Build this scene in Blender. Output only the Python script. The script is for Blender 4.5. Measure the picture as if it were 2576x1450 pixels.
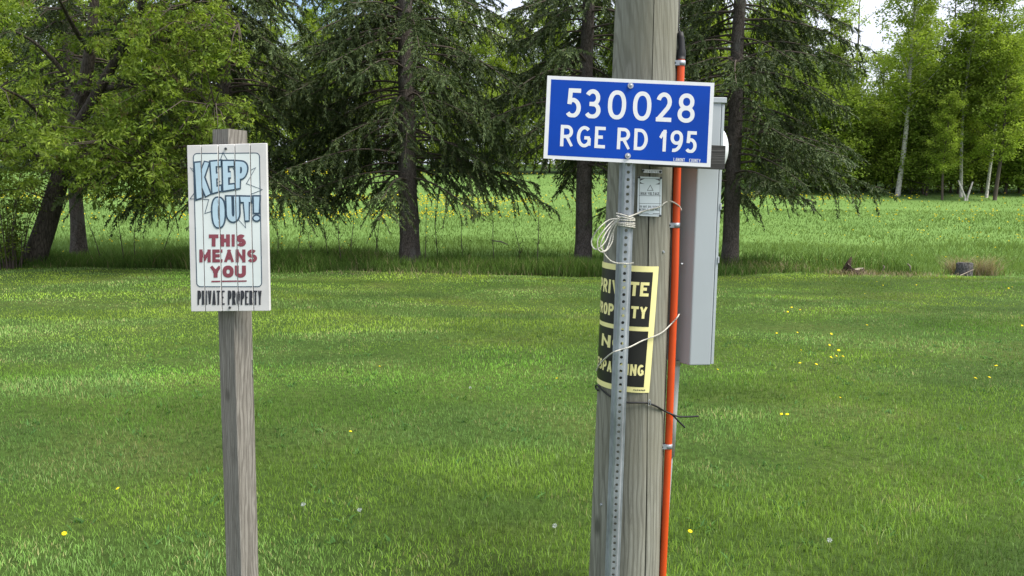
import bpy, bmesh, math, random
import numpy as np
from mathutils import Vector, Matrix

for o in list(bpy.data.objects):
    bpy.data.objects.remove(o)
SC = bpy.context.scene
COL = SC.collection
rad = math.radians

# ------------------------------------------------------------------ camera
CAM_LOC = Vector((0.0, 0.0, 1.6))
FPX = 1874.0                       # focal length in units of a 2576 x 1450 picture
PITCH, ROLL = rad(6.39), rad(0.45)
CAM_ROT = Matrix.Rotation(rad(90) - PITCH, 3, 'X') @ Matrix.Rotation(ROLL, 3, 'Z')
cd = bpy.data.cameras.new('camera')
cd.sensor_width = 36.0
cd.lens = 36.0 * FPX / 2576.0
cd.clip_start = 0.05
cd.clip_end = 1500.0
cam = bpy.data.objects.new('camera', cd)
cam.matrix_world = Matrix.Translation(CAM_LOC) @ CAM_ROT.to_4x4()
COL.objects.link(cam)
SC.camera = cam

# ------------------------------------------------------------------ sky, sun, exposure
SUN_EL, SUN_AZ = rad(56), rad(112)          # azimuth clockwise from +Y: to the right, a little behind the camera
W = bpy.data.worlds.new('World')
SC.world = W
W.use_nodes = True
nt = W.node_tree
nt.nodes.clear()
wo = nt.nodes.new('ShaderNodeOutputWorld')
bg = nt.nodes.new('ShaderNodeBackground')
sky = nt.nodes.new('ShaderNodeTexSky')
sky.sky_type = 'NISHITA'
sky.sun_disc = False
sky.sun_elevation = SUN_EL
sky.sun_rotation = SUN_AZ
sky.air_density = 1.0
sky.dust_density = 2.0
tc = nt.nodes.new('ShaderNodeTexCoord')
mp = nt.nodes.new('ShaderNodeMapping')
mp.inputs['Scale'].default_value = (1.0, 1.0, 2.2)
mp.inputs['Location'].default_value = (3.75, 1.9, 0.0)
nz = nt.nodes.new('ShaderNodeTexNoise')
nz.inputs['Scale'].default_value = 2.6
nz.inputs['Detail'].default_value = 7.0
nz.inputs['Roughness'].default_value = 0.58
rp = nt.nodes.new('ShaderNodeValToRGB')
rp.color_ramp.elements[0].position = 0.34
rp.color_ramp.elements[1].position = 0.50
nz2 = nt.nodes.new('ShaderNodeTexNoise')
nz2.inputs['Scale'].default_value = 4.5
nz2.inputs['Detail'].default_value = 6.0
rp2 = nt.nodes.new('ShaderNodeValToRGB')
rp2.color_ramp.elements[0].position = 0.3
rp2.color_ramp.elements[0].color = (3.6, 3.95, 4.9, 1)
rp2.color_ramp.elements[1].position = 0.7
rp2.color_ramp.elements[1].color = (5.3, 5.5, 6.1, 1)
mx = nt.nodes.new('ShaderNodeMix')
mx.data_type = 'RGBA'
L = nt.links.new
L(tc.outputs['Generated'], mp.inputs['Vector'])
L(mp.outputs['Vector'], nz.inputs['Vector'])
L(mp.outputs['Vector'], nz2.inputs['Vector'])
L(nz.outputs['Fac'], rp.inputs['Fac'])
L(nz2.outputs['Fac'], rp2.inputs['Fac'])
L(rp.outputs['Color'], mx.inputs['Factor'])
L(sky.outputs['Color'], mx.inputs['A'])
L(rp2.outputs['Color'], mx.inputs['B'])
L(mx.outputs['Result'], bg.inputs['Color'])
bg.inputs['Strength'].default_value = 0.1
L(bg.outputs['Background'], wo.inputs['Surface'])

sl = bpy.data.lights.new('sun', 'SUN')
sl.energy = 2.5
sl.angle = rad(30)
sl.color = (1.0, 0.95, 0.87)
sun = bpy.data.objects.new('sun', sl)
sdir = Vector((math.sin(SUN_AZ) * math.cos(SUN_EL), math.cos(SUN_AZ) * math.cos(SUN_EL), math.sin(SUN_EL)))
sun.rotation_euler = sdir.to_track_quat('Z', 'Y').to_euler()
sun.location = sdir * 30
COL.objects.link(sun)

vs = SC.view_settings
vs.view_transform = 'Standard'
vs.look = 'None'
vs.exposure = 1.34
vs.gamma = 1.0
vs.use_curve_mapping = False
SC.cycles.use_denoising = True
SC.cycles.max_bounces = 8
SC.cycles.diffuse_bounces = 3
SC.cycles.transmission_bounces = 4
SC.cycles.caustics_reflective = False
SC.cycles.caustics_refractive = False

# ------------------------------------------------------------------ helpers
def ray(px, py):
    return (CAM_ROT @ Vector(((px - 1288.0) / FPX, -(py - 725.0) / FPX, -1.0))).normalized()

def P(px, py, Y):
    """point where the sight line through a picture point reaches the distance Y"""
    d = ray(px, py)
    return CAM_LOC + d * (Y / d.y)

def on_plane(px, py, p0, n):
    d = ray(px, py)
    return CAM_LOC + d * ((p0 - CAM_LOC).dot(n) / d.dot(n))

def smooth01(t):
    t = np.clip(t, 0, 1)
    return t * t * (3 - 2 * t)

def ground_z(x, y):
    """flat lawn, a meadow that climbs behind the tree line"""
    x = np.asarray(x, float); y = np.asarray(y, float)
    t = np.maximum(y - 19.5, 0)
    z = 0.106 * (np.sqrt(t * t + 9) - 3) 
    z = np.where(y > 75, 0.106 * (np.sqrt(55.5 ** 2 + 9) - 3) + 0.03 * (y - 75), z)
    z = z + 0.05 * np.sin(x * .31 + 1.2) * np.sin(y * .27) * smooth01((y - 6) / 10)
    z = z + 0.035 * np.sin(x * .7 + y * .9) * smooth01((y - 4) / 8) * smooth01((40 - y) / 20)
    return z

def gz(x, y):
    return float(ground_z(x, y))

class VNoise:
    def __init__(self, seed, n=64):
        self.g = np.random.default_rng(seed).random((n, n)); self.n = n
    def __call__(self, x, y):
        xi = np.floor(x).astype(int); yi = np.floor(y).astype(int)
        fx = x - xi; fy = y - yi
        fx = fx * fx * (3 - 2 * fx); fy = fy * fy * (3 - 2 * fy)
        n = self.n; g = self.g
        a = g[xi % n, yi % n]; b = g[(xi + 1) % n, yi % n]
        c = g[xi % n, (yi + 1) % n]; d = g[(xi + 1) % n, (yi + 1) % n]
        return (a * (1 - fx) + b * fx) * (1 - fy) + (c * (1 - fx) + d * fx) * fy

def tag(o, label=None, cat=None, group=None, kind=None):
    if label: o['label'] = label
    if cat: o['category'] = cat
    if group: o['group'] = group
    if kind: o['kind'] = kind
    return o

def link(o, parent=None):
    COL.objects.link(o)
    if parent is not None:
        o.parent = parent
    return o

def empty(name, loc):
    o = bpy.data.objects.new(name, None)
    o.location = loc
    o.empty_display_size = 0.1
    return link(o)

def place_under(o, parent):
    """child keeps its world-space mesh under an Empty that stands at the thing's base"""
    o.parent = parent
    o.location = -parent.location if parent.parent is None else (0, 0, 0)

def np_mesh(name, V, F, col=None, smooth=False, mats=(), mi=None):
    me = bpy.data.meshes.new(name)
    V = np.ascontiguousarray(V, dtype=np.float32)
    F = np.ascontiguousarray(F, dtype=np.int32)
    n, k = F.shape
    me.vertices.add(len(V)); me.vertices.foreach_set('co', V.ravel())
    me.loops.add(n * k); me.loops.foreach_set('vertex_index', F.ravel())
    me.polygons.add(n)
    me.polygons.foreach_set('loop_start', np.arange(0, n * k, k, dtype=np.int32))
    me.polygons.foreach_set('loop_total', np.full(n, k, dtype=np.int32))
    if smooth:
        me.polygons.foreach_set('use_smooth', np.ones(n, dtype=bool))
    for m in mats:
        me.materials.append(m)
    if mi is not None:
        me.polygons.foreach_set('material_index', np.ascontiguousarray(mi, dtype=np.int32))
    me.update(calc_edges=True)
    if col is not None:
        a = me.color_attributes.new('col', 'FLOAT_COLOR', 'POINT')
        c = np.ones((len(V), 4), dtype=np.float32); c[:, :3] = col
        a.data.foreach_set('color', c.ravel())
    return me

def np_obj(name, V, F, mat, parent=None, col=None, smooth=False):
    o = bpy.data.objects.new(name, np_mesh(name, V, F, col, smooth, (mat,)))
    link(o)
    if parent is not None:
        place_under(o, parent)
    return o

def bm_obj(name, bm, mat, parent=None, smooth=False):
    me = bpy.data.meshes.new(name)
    bm.to_mesh(me); bm.free()
    for m in (mat if isinstance(mat, (list, tuple)) else [mat]):
        me.materials.append(m)
    if smooth:
        me.polygons.foreach_set('use_smooth', np.ones(len(me.polygons), dtype=bool))
    o = bpy.data.objects.new(name, me)
    link(o)
    if parent is not None:
        place_under(o, parent)
    return o

class Tubes:
    """collects tapered tubes as one mesh of quads"""
    def __init__(self): self.V = []; self.F = []; self.n = 0
    def add(self, pts, radii, k=6, cap=True):
        pts = np.asarray(pts, float); m = len(pts)
        radii = np.broadcast_to(np.asarray(radii, float), (m,))
        T = np.gradient(pts, axis=0); T /= np.linalg.norm(T, axis=1)[:, None] + 1e-9
        ref = np.array([0.0, 0, 1]) if abs(T[m // 2, 2]) < .8 else np.array([0.0, 1.0, 0])
        A = np.cross(T, ref); A /= np.linalg.norm(A, axis=1)[:, None] + 1e-9
        B = np.cross(T, A)
        a = np.arange(k) * 2 * math.pi / k
        ring = pts[:, None, :] + radii[:, None, None] * (np.cos(a)[None, :, None] * A[:, None, :] + np.sin(a)[None, :, None] * B[:, None, :])
        self.V.append(ring.reshape(-1, 3))
        i = np.arange(m - 1)[:, None] * k; j = np.arange(k)[None, :]; j2 = (j + 1) % k
        F = np.stack([i + j, i + j2, i + k + j2, i + k + j], -1).reshape(-1, 4) + self.n
        self.F.append(F); self.n += m * k
        if cap and k % 2 == 0:
            for base in (0, (m - 1) * k):
                for q in range(1, k // 2):
                    f = np.array([[base + q - 1 if q > 1 else base, base + q, base + k - 1 - q, base + k - q if q > 1 else base + k - 1]])
                    self.F.append(f + self.n - m * k)
    def arrays(self):
        return np.concatenate(self.V), np.concatenate(self.F)
    def build(self, name, mat, parent=None, smooth=True):
        V, F = self.arrays()
        return np_obj(name, V, F, mat, parent, smooth=smooth)

def catmull(pts, n=8):
    pts = [Vector(p) for p in pts]
    q = [pts[0] * 2 - pts[1]] + pts + [pts[-1] * 2 - pts[-2]]
    out = []
    for i in range(1, len(q) - 2):
        for s in range(n):
            t = s / n
            a, b, c, d = q[i - 1], q[i], q[i + 1], q[i + 2]
            out.append(.5 * ((2 * b) + (c - a) * t + (2 * a - 5 * b + 4 * c - d) * t * t + (3 * b - a - 3 * c + d) * t ** 3))
    out.append(pts[-1])
    return np.array([tuple(v) for v in out])

def box_bm(bm, c8, mi=0):
    """c8: four front corners TL TR BR BL, then the four back ones"""
    v = [bm.verts.new(c) for c in c8]
    for f in ((3, 2, 1, 0), (4, 5, 6, 7), (0, 1, 5, 4), (1, 2, 6, 5), (2, 3, 7, 6), (3, 0, 4, 7)):
        bm.faces.new([v[i] for i in f]).material_index = mi

def bevel(bm, w, seg=2):
    bmesh.ops.bevel(bm, geom=bm.edges[:], offset=w, segments=seg, affect='EDGES', profile=.5)

# ------------------------------------------------------------------ materials
def mat(name, color=(.5, .5, .5), rough=.6, metal=0.0, spec=.5):
    m = bpy.data.materials.new(name)
    m.use_nodes = True
    b = m.node_tree.nodes['Principled BSDF']
    b.inputs['Base Color'].default_value = (*color, 1)
    b.inputs['Roughness'].default_value = rough
    b.inputs['Metallic'].default_value = metal
    b.inputs['Specular IOR Level'].default_value = spec
    return m

class N:
    """small node-graph writer"""
    def __init__(self, m): self.m = m; self.t = m.node_tree; self.b = self.t.nodes.get('Principled BSDF')
    def new(self, typ, **kw):
        n = self.t.nodes.new(typ)
        for k, v in kw.items():
            if hasattr(n, k) and not k[0].isupper(): setattr(n, k, v)
            else: n.inputs[k.replace('_', ' ')].default_value = v
        return n
    def l(self, a, b): self.t.links.new(a, b)
    def coords(self, scale=(1, 1, 1), kind='Object'):
        c = self.new('ShaderNodeTexCoord'); m = self.new('ShaderNodeMapping')
        m.inputs['Scale'].default_value = scale
        self.l(c.outputs[kind], m.inputs['Vector'])
        return m.outputs['Vector']
    def noise(self, vec, scale, detail=4, rough=.55, dist=0.0):
        n = self.new('ShaderNodeTexNoise')
        n.inputs['Scale'].default_value = scale; n.inputs['Detail'].default_value = detail
        n.inputs['Roughness'].default_value = rough; n.inputs['Distortion'].default_value = dist
        self.l(vec, n.inputs['Vector'])
        return n.outputs['Fac']
    def ramp(self, fac, stops):
        r = self.new('ShaderNodeValToRGB'); e = r.color_ramp.elements
        while len(e) < len(stops): e.new(.5)
        for i, (p, c) in enumerate(stops):
            e[i].position = p; e[i].color = (*c, 1) if len(c) == 3 else c
        self.l(fac, r.inputs['Fac'])
        return r.outputs['Color']
    def mix(self, fac, a, b, mode='MIX'):
        n = self.new('ShaderNodeMix', data_type='RGBA', blend_type=mode)
        for s, v in (('Factor', fac), ('A', a), ('B', b)):
            if isinstance(v, (int, float)): n.inputs[s].default_value = v
            elif isinstance(v, tuple): n.inputs[s].default_value = (*v, 1)
            else: self.l(v, n.inputs[s])
        return n.outputs['Result']
    def math(self, op, a, b=None):
        n = self.new('ShaderNodeMath', operation=op)
        for i, v in enumerate((a, b)):
            if v is None: continue
            if isinstance(v, (int, float)): n.inputs[i].default_value = v
            else: self.l(v, n.inputs[i])
        return n.outputs[0]
    def bump(self, h, strength=.5, dist=.01):
        n = self.new('ShaderNodeBump'); n.inputs['Strength'].default_value = strength; n.inputs['Distance'].default_value = dist
        self.l(h, n.inputs['Height']); self.l(n.outputs['Normal'], self.b.inputs['Normal'])
    def color(self, c): self.l(c, self.b.inputs['Base Color'])
    def rough(self, c): self.l(c, self.b.inputs['Roughness'])

def bw(x): return (x, x, x)

def leaf_mat(name, trans=.35, rough=.55, up=0.0, tint=(1, 1, 1), spec=.35, noise=None):
    """colour from the leaf's own attribute; part of the light passes through"""
    m = mat(name, (.1, .1, .1), rough, spec=spec); g = N(m)
    a = g.new('ShaderNodeAttribute'); a.attribute_name = 'col'
    c = a.outputs['Color']
    if tint != (1, 1, 1): c = g.mix(1.0, c, tint, 'MULTIPLY')
    g.color(c)
    tr = g.new('ShaderNodeBsdfTranslucent'); ms = g.new('ShaderNodeMixShader')
    ms.inputs[0].default_value = trans
    c2 = g.mix(1.0, c, (1.15, 1.2, .55), 'MULTIPLY')
    g.l(c2, tr.inputs['Color'])
    if up > 0:
        ge = g.new('ShaderNodeNewGeometry'); vm = g.new('ShaderNodeVectorMath', operation='MULTIPLY_ADD')
        vm.inputs[1].default_value = (1 - up,) * 3; vm.inputs[2].default_value = (0, 0, up)
        nn = g.new('ShaderNodeVectorMath', operation='NORMALIZE')
        g.l(ge.outputs['Normal'], vm.inputs[0]); g.l(vm.outputs[0], nn.inputs[0])
        g.l(nn.outputs[0], g.b.inputs['Normal'])
    out = g.t.nodes['Material Output']
    g.l(g.b.outputs[0], ms.inputs[1]); g.l(tr.outputs[0], ms.inputs[2]); g.l(ms.outputs[0], out.inputs['Surface'])
    return m

def bark_mat(name, dark, light, scale=9.0, stretch=.35, bump=.02, lichen=None):
    m = mat(name, light, .9, spec=.2); g = N(m)
    v = g.coords((1, 1, stretch))
    n1 = g.noise(v, scale, 8, .65, .4)
    vo = g.new('ShaderNodeTexVoronoi'); vo.feature = 'DISTANCE_TO_EDGE'; vo.inputs['Scale'].default_value = scale * 2.2
    g.l(v, vo.inputs['Vector'])
    e = g.ramp(vo.outputs['Distance'], [(0.0, bw(0.0)), (.16, bw(1.0))])
    f = g.mix(.55, n1, e, 'MULTIPLY')
    c = g.ramp(f, [(.12, dark), (.62, light)])
    if lichen:
        n2 = g.noise(g.coords((1, 1, .6)), 3.5, 5, .6)
        c = g.mix(g.ramp(n2, [(.52, bw(0)), (.68, bw(.6))]), c, lichen)
    g.color(c); g.bump(f, .9, bump)
    return m

M = {}
M['grass'] = leaf_mat('grass_blades', .38, .75, up=.55, spec=.12)
M['field'] = leaf_mat('meadow_blades', .5, .85, up=.7, spec=.08)
M['needles'] = leaf_mat('spruce_needles', .12, .6, spec=.25)
M['leaves'] = leaf_mat('young_leaves', .42, .65, up=.15, spec=.18)
M['woodleaves'] = leaf_mat('aspen_leaves', .45, .7, up=.25, spec=.15)
M['spruce_bark'] = bark_mat('spruce_bark', (.028, .023, .019), (.125, .105, .09), 11, .45, .03, (.14, .14, .125))
M['maple_bark'] = bark_mat('maple_bark', (.025, .02, .016), (.10, .085, .068), 9, .25, .04)
M['twig'] = mat('bare_twig', (.085, .068, .055), .9, spec=.2)
M['pale_twig'] = mat('pale_twig', (.26, .22, .18), .9, spec=.2)
def birch():
    m = mat('aspen_bark', (.55, .53, .47), .8, spec=.2); g = N(m)
    n = g.noise(g.coords((3, 3, 6)), 2.2, 6, .7)
    n2 = g.noise(g.coords((1, 1, .4)), .8, 3)
    c = g.ramp(n, [(.36, (.03, .028, .025)), (.45, (.42, .40, .35)), (.7, (.62, .60, .54))])
    g.color(g.mix(g.ramp(n2, [(.45, bw(0)), (.7, bw(.5))]), c, (.16, .15, .12)))
    return m
M['aspen_bark'] = birch()
# ------------------------------------------------------------------ ground
def ground_material():
    m = mat('turf_soil', (.06, .09, .02), 1.0, spec=.1); g = N(m)
    v = g.coords()
    n1 = g.noise(v, .55, 5, .6); n2 = g.noise(v, 14, 6, .7); n3 = g.noise(g.coords((.35, 1, 1)), .9, 4, .6)
    lawn = g.ramp(n1, [(.3, (.042, .082, .016)), (.5, (.070, .120, .022)), (.72, (.115, .138, .034))])
    lawn = g.mix(g.ramp(n2, [(.3, bw(.9)), (.7, bw(0))]), lawn, (.022, .036, .008))
    fld = g.ramp(n3, [(.3, (.115, .196, .050)), (.55, (.145, .235, .063)), (.75, (.172, .262, .074))])
    fld = g.mix(g.ramp(n2, [(.35, bw(.35)), (.7, bw(0))]), fld, (.07, .16, .022))
    sp = g.new('ShaderNodeSeparateXYZ'); g.l(v, sp.inputs[0])
    wob = g.math('ADD', sp.outputs['Y'], g.math('MULTIPLY', n1, 1.2))
    g.color(g.mix(g.ramp(g.math('MULTIPLY', wob, .05), [(.888, bw(0)), (.915, bw(1))]), lawn, fld))
    g.bump(n2, .6, .03)
    return m

def build_ground():
    xs = np.concatenate([np.linspace(-400, -60, 18)[:-1], np.linspace(-60, 60, 121), np.linspace(60, 400, 18)[1:]])
    ys = np.concatenate([np.linspace(-60, -4, 10)[:-1], np.linspace(-4, 80, 113), np.linspace(80, 600, 28)[1:]])
    X, Y = np.meshgrid(xs, ys)
    V = np.stack([X, Y, ground_z(X, Y)], -1).reshape(-1, 3)
    nx, ny = len(xs), len(ys)
    i = np.arange(ny - 1)[:, None] * nx + np.arange(nx - 1)[None, :]
    F = np.stack([i, i + 1, i + nx + 1, i + nx], -1).reshape(-1, 4)
    o = np_obj('ground', V, F, ground_material(), smooth=True)
    tag(o, kind='structure')
build_ground()

# ------------------------------------------------------------------ grass
def lawn_color(x, y, rng, n):
    a = VNoise(11)(x * .33 + 3, y * .42 + 9); b = VNoise(12)(x * .8, y * 1.6); c = VNoise(13)(x * 2.3, y * 3.4)
    d = VNoise(14)(x * .18 + 5, y * .55 + 2)
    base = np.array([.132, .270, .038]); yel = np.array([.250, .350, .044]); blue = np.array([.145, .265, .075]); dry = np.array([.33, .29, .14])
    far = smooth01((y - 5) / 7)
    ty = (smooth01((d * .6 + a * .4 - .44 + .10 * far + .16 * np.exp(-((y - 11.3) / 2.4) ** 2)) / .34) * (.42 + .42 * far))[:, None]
    tb = smooth01((b - .45) / .35)[:, None] * .75
    col = base * (1 - ty) + yel * ty
    col = col * (1 - tb) + blue * tb
    td = (rng.random(n) < (.03 + .22 * smooth01((c * .55 + b * .45 - .56) / .22)))[:, None] * rng.uniform(.4, 1, (n, 1))
    col = col * (1 - td) + dry * td
    tip = (rng.random((n, 1)) < .07) * .7
    col = col * (1 - tip) + np.array([.27, .37, .15]) * tip
    col = col * rng.uniform(.6, 1.55, (n, 1)) * (1.0 + .55 * (c[:, None] - .5)) * (1.0 + 1.0 * (VNoise(15)(x * .6 + 7, y * 1.3)[:, None] - .47))
    # faint mowing lanes
    lane = np.sin((y + .06 * x + .5 * np.sin(x * .35)) * 6.3 / 1.9)
    return col * (1 + .09 * lane * smooth01((y - 3.5) / 3))[:, None]

def blades(x, y, h, w, lean, seed, colf, seg=1, z=None):
    """each blade: two (or four) triangles of quads, bent, tapering to a point"""
    rng = np.random.default_rng(seed); n = len(x)
    z = ground_z(x, y) if z is None else z
    az = rng.uniform(0, 2 * math.pi, n)
    # the flat of a blade is turned at random; its tip leans another way
    sx, sy = np.cos(az), np.sin(az)
    la = rng.uniform(0, 2 * math.pi, n); lm = lean * h * rng.uniform(.1, 1.2, n)
    lx, ly = np.cos(la) * lm, np.sin(la) * lm
    b = np.stack([x, y, z - .004], -1); s = np.stack([sx, sy, np.zeros(n)], -1) * (w * .5)[:, None]
    lv = np.stack([lx, ly, np.zeros(n)], -1); up = np.stack([np.zeros(n), np.zeros(n), h], -1)
    col = colf(x, y, rng, n)
    if seg == 1:
        V = np.stack([b - s, b + s, b + up + lv + s * .25, b + up + lv - s * .25], 1)
        F = np.arange(4 * n).reshape(n, 4)
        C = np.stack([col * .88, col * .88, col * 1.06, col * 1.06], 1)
    else:
        mid = b + up * .6 + lv * .35; tip = b + up + lv
        V = np.stack([b - s, b + s, mid + s * .8, mid - s * .8, tip + s * .12, tip - s * .12], 1)
        i = np.arange(n)[:, None] * 6
        F = np.concatenate([i + np.array([[0, 1, 2, 3]]), i + np.array([[3, 2, 4, 5]])])
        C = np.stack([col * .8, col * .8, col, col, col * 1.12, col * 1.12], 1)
    return V.reshape(-1, 3), F, C.reshape(-1, 3)

def scatter(rng, n, y0, y1, k=.76, m=1.3):
    """points spread evenly over the wedge of ground in front of the camera (with room to step aside)"""
    ya = rng.random(n * 3) * (y1 - y0) + y0
    keep = rng.random(n * 3) < (ya * k + m) / (y1 * k + m)
    ya = ya[keep][:n]
    return rng.uniform(-1, 1, len(ya)) * (ya * k + m), ya

def tree_shade_tall(x, y):
    return None

def build_lawn():
    parts = []
    rng = np.random.default_rng(5)
    off = 0
    for (y0, y1, n, h0, h1, w0, w1, lean, seg) in (
            (2.6, 4.4, 80000, .025, .065, .0022, .0038, .6, 2),
            (4.4, 7.0, 95000, .022, .058, .0032, .0052, .6, 1),
            (7.0, 11.0, 85000, .022, .055, .0055, .009, .5, 1),
            (11.0, 17.6, 80000, .022, .05, .009, .016, .5, 1)):
        x, y = scatter(rng, n, y0, y1); n = len(x)
        t = VNoise(21)(x * 1.1, y * 1.1)
        h = rng.uniform(h0, h1, n) * (.40 + .50 * t)
        # taller tussocks that the mower missed
        tall = rng.random(n) < .02; h = np.where(tall, h * 1.5, h)
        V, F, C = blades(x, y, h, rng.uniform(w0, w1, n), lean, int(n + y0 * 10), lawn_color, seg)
        parts.append((V, F + off, C)); off += len(V)
    # broad weed leaves and clover lying among the blades
    cx, cy = scatter(rng, 330, 2.8, 9.0); k = 9
    x = np.repeat(cx, k) + rng.normal(size=len(cx) * k) * .035; y = np.repeat(cy, k) + rng.normal(size=len(cx) * k) * .035; n = len(x)
    weed = lambda x, y, r, n: np.array([.085, .185, .050]) * r.uniform(.7, 1.3, (n, 1))
    V, F, C = blades(x, y, rng.uniform(.018, .04, n), rng.uniform(.008, .017, n), 1.5, 71, weed, 2)
    parts.append((V, F + off, C))
    V = np.concatenate([p[0] for p in parts]); F = np.concatenate([p[1] for p in parts]); C = np.concatenate([p[2] for p in parts])
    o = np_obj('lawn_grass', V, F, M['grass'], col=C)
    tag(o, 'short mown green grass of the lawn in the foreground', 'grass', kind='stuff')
build_lawn()

def meadow_color(x, y, rng, n):
    a = VNoise(31)(x * .10, y * .35); b = VNoise(32)(x * .5, y * .9)
    c0 = np.array([.122, .208, .056]); c1 = np.array([.185, .275, .080])
    t = (a * .7 + b * .3)[:, None]
    col = c0 * (1 - t) + c1 * t
    return col * rng.uniform(.86, 1.14, (n, 1))

def build_meadow():
    rng = np.random.default_rng(8); parts = []; off = 0
    for (y0, y1, n, w0, w1, h0, h1) in ((17.4, 25, 80000, .009, .020, .06, .19), (25, 36, 55000, .018, .032, .05, .11), (36, 62, 25000, .03, .05, .05, .10)):
        x, y = scatter(rng, n, y0, y1, .74, 1.5); n = len(x)
        t = VNoise(33)(x * .6, y * .6)
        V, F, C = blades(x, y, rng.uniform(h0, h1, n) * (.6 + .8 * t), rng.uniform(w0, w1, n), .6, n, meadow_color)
        parts.append((V, F + off, C)); off += len(V)
    V = np.concatenate([p[0] for p in parts]); F = np.concatenate([p[1] for p in parts]); C = np.concatenate([p[2] for p in parts])
    tag(np_obj('meadow_grass', V, F, M['field'], col=C), 'long bright green grass of the meadow rising behind the spruces', 'grass', kind='stuff')
build_meadow()

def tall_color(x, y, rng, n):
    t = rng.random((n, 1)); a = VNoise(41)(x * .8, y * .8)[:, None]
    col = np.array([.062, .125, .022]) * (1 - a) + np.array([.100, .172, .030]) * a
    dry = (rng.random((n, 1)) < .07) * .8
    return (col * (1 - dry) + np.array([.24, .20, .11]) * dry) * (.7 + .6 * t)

def build_tall():
    rng = np.random.default_rng(9); n = 66000
    x = rng.uniform(-15.5, 9.5, n); y = 17.15 + np.abs(rng.normal(0, 1, n)) * 1.25 + .25 * np.sin(x * 1.3) + .15 * np.sin(x * 3.1 + 1)
    d = VNoise(42)(x * .75, y * .9)
    keep = (rng.random(n) < .25 + 1.1 * smooth01((d - .25) / .4)) & ((x < 6.6) | (rng.random(n) < .3))
    x, y, d = x[keep], y[keep], d[keep]; n = len(x)
    h = rng.uniform(.15, .50, n) * (.45 + .9 * d) * smooth01((y - 16.7) / .9)
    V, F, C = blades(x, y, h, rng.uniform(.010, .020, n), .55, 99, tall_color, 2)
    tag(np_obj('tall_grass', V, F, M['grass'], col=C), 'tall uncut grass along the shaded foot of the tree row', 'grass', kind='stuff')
build_tall()

# ------------------------------------------------------------------ spruces
def rand_unit(rng, n):
    v = rng.normal(size=(n, 3)); return v / np.linalg.norm(v, axis=1)[:, None]

def quads(c, ax, side, ln, wd, blunt=False):
    """leaf quads: c base points, ax unit axes, side unit widths"""
    a = ax * ln[:, None]; s = side * (wd * .5)[:, None]
    if blunt: V = np.stack([c - s * .8, c + a - s * .45, c + a + s * .45, c + s * .8], 1)
    else: V = np.stack([c, c + a * .45 - s, c + a, c + a * .45 + s], 1)
    return V.reshape(-1, 3), np.arange(4 * len(c)).reshape(-1, 4)

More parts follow.
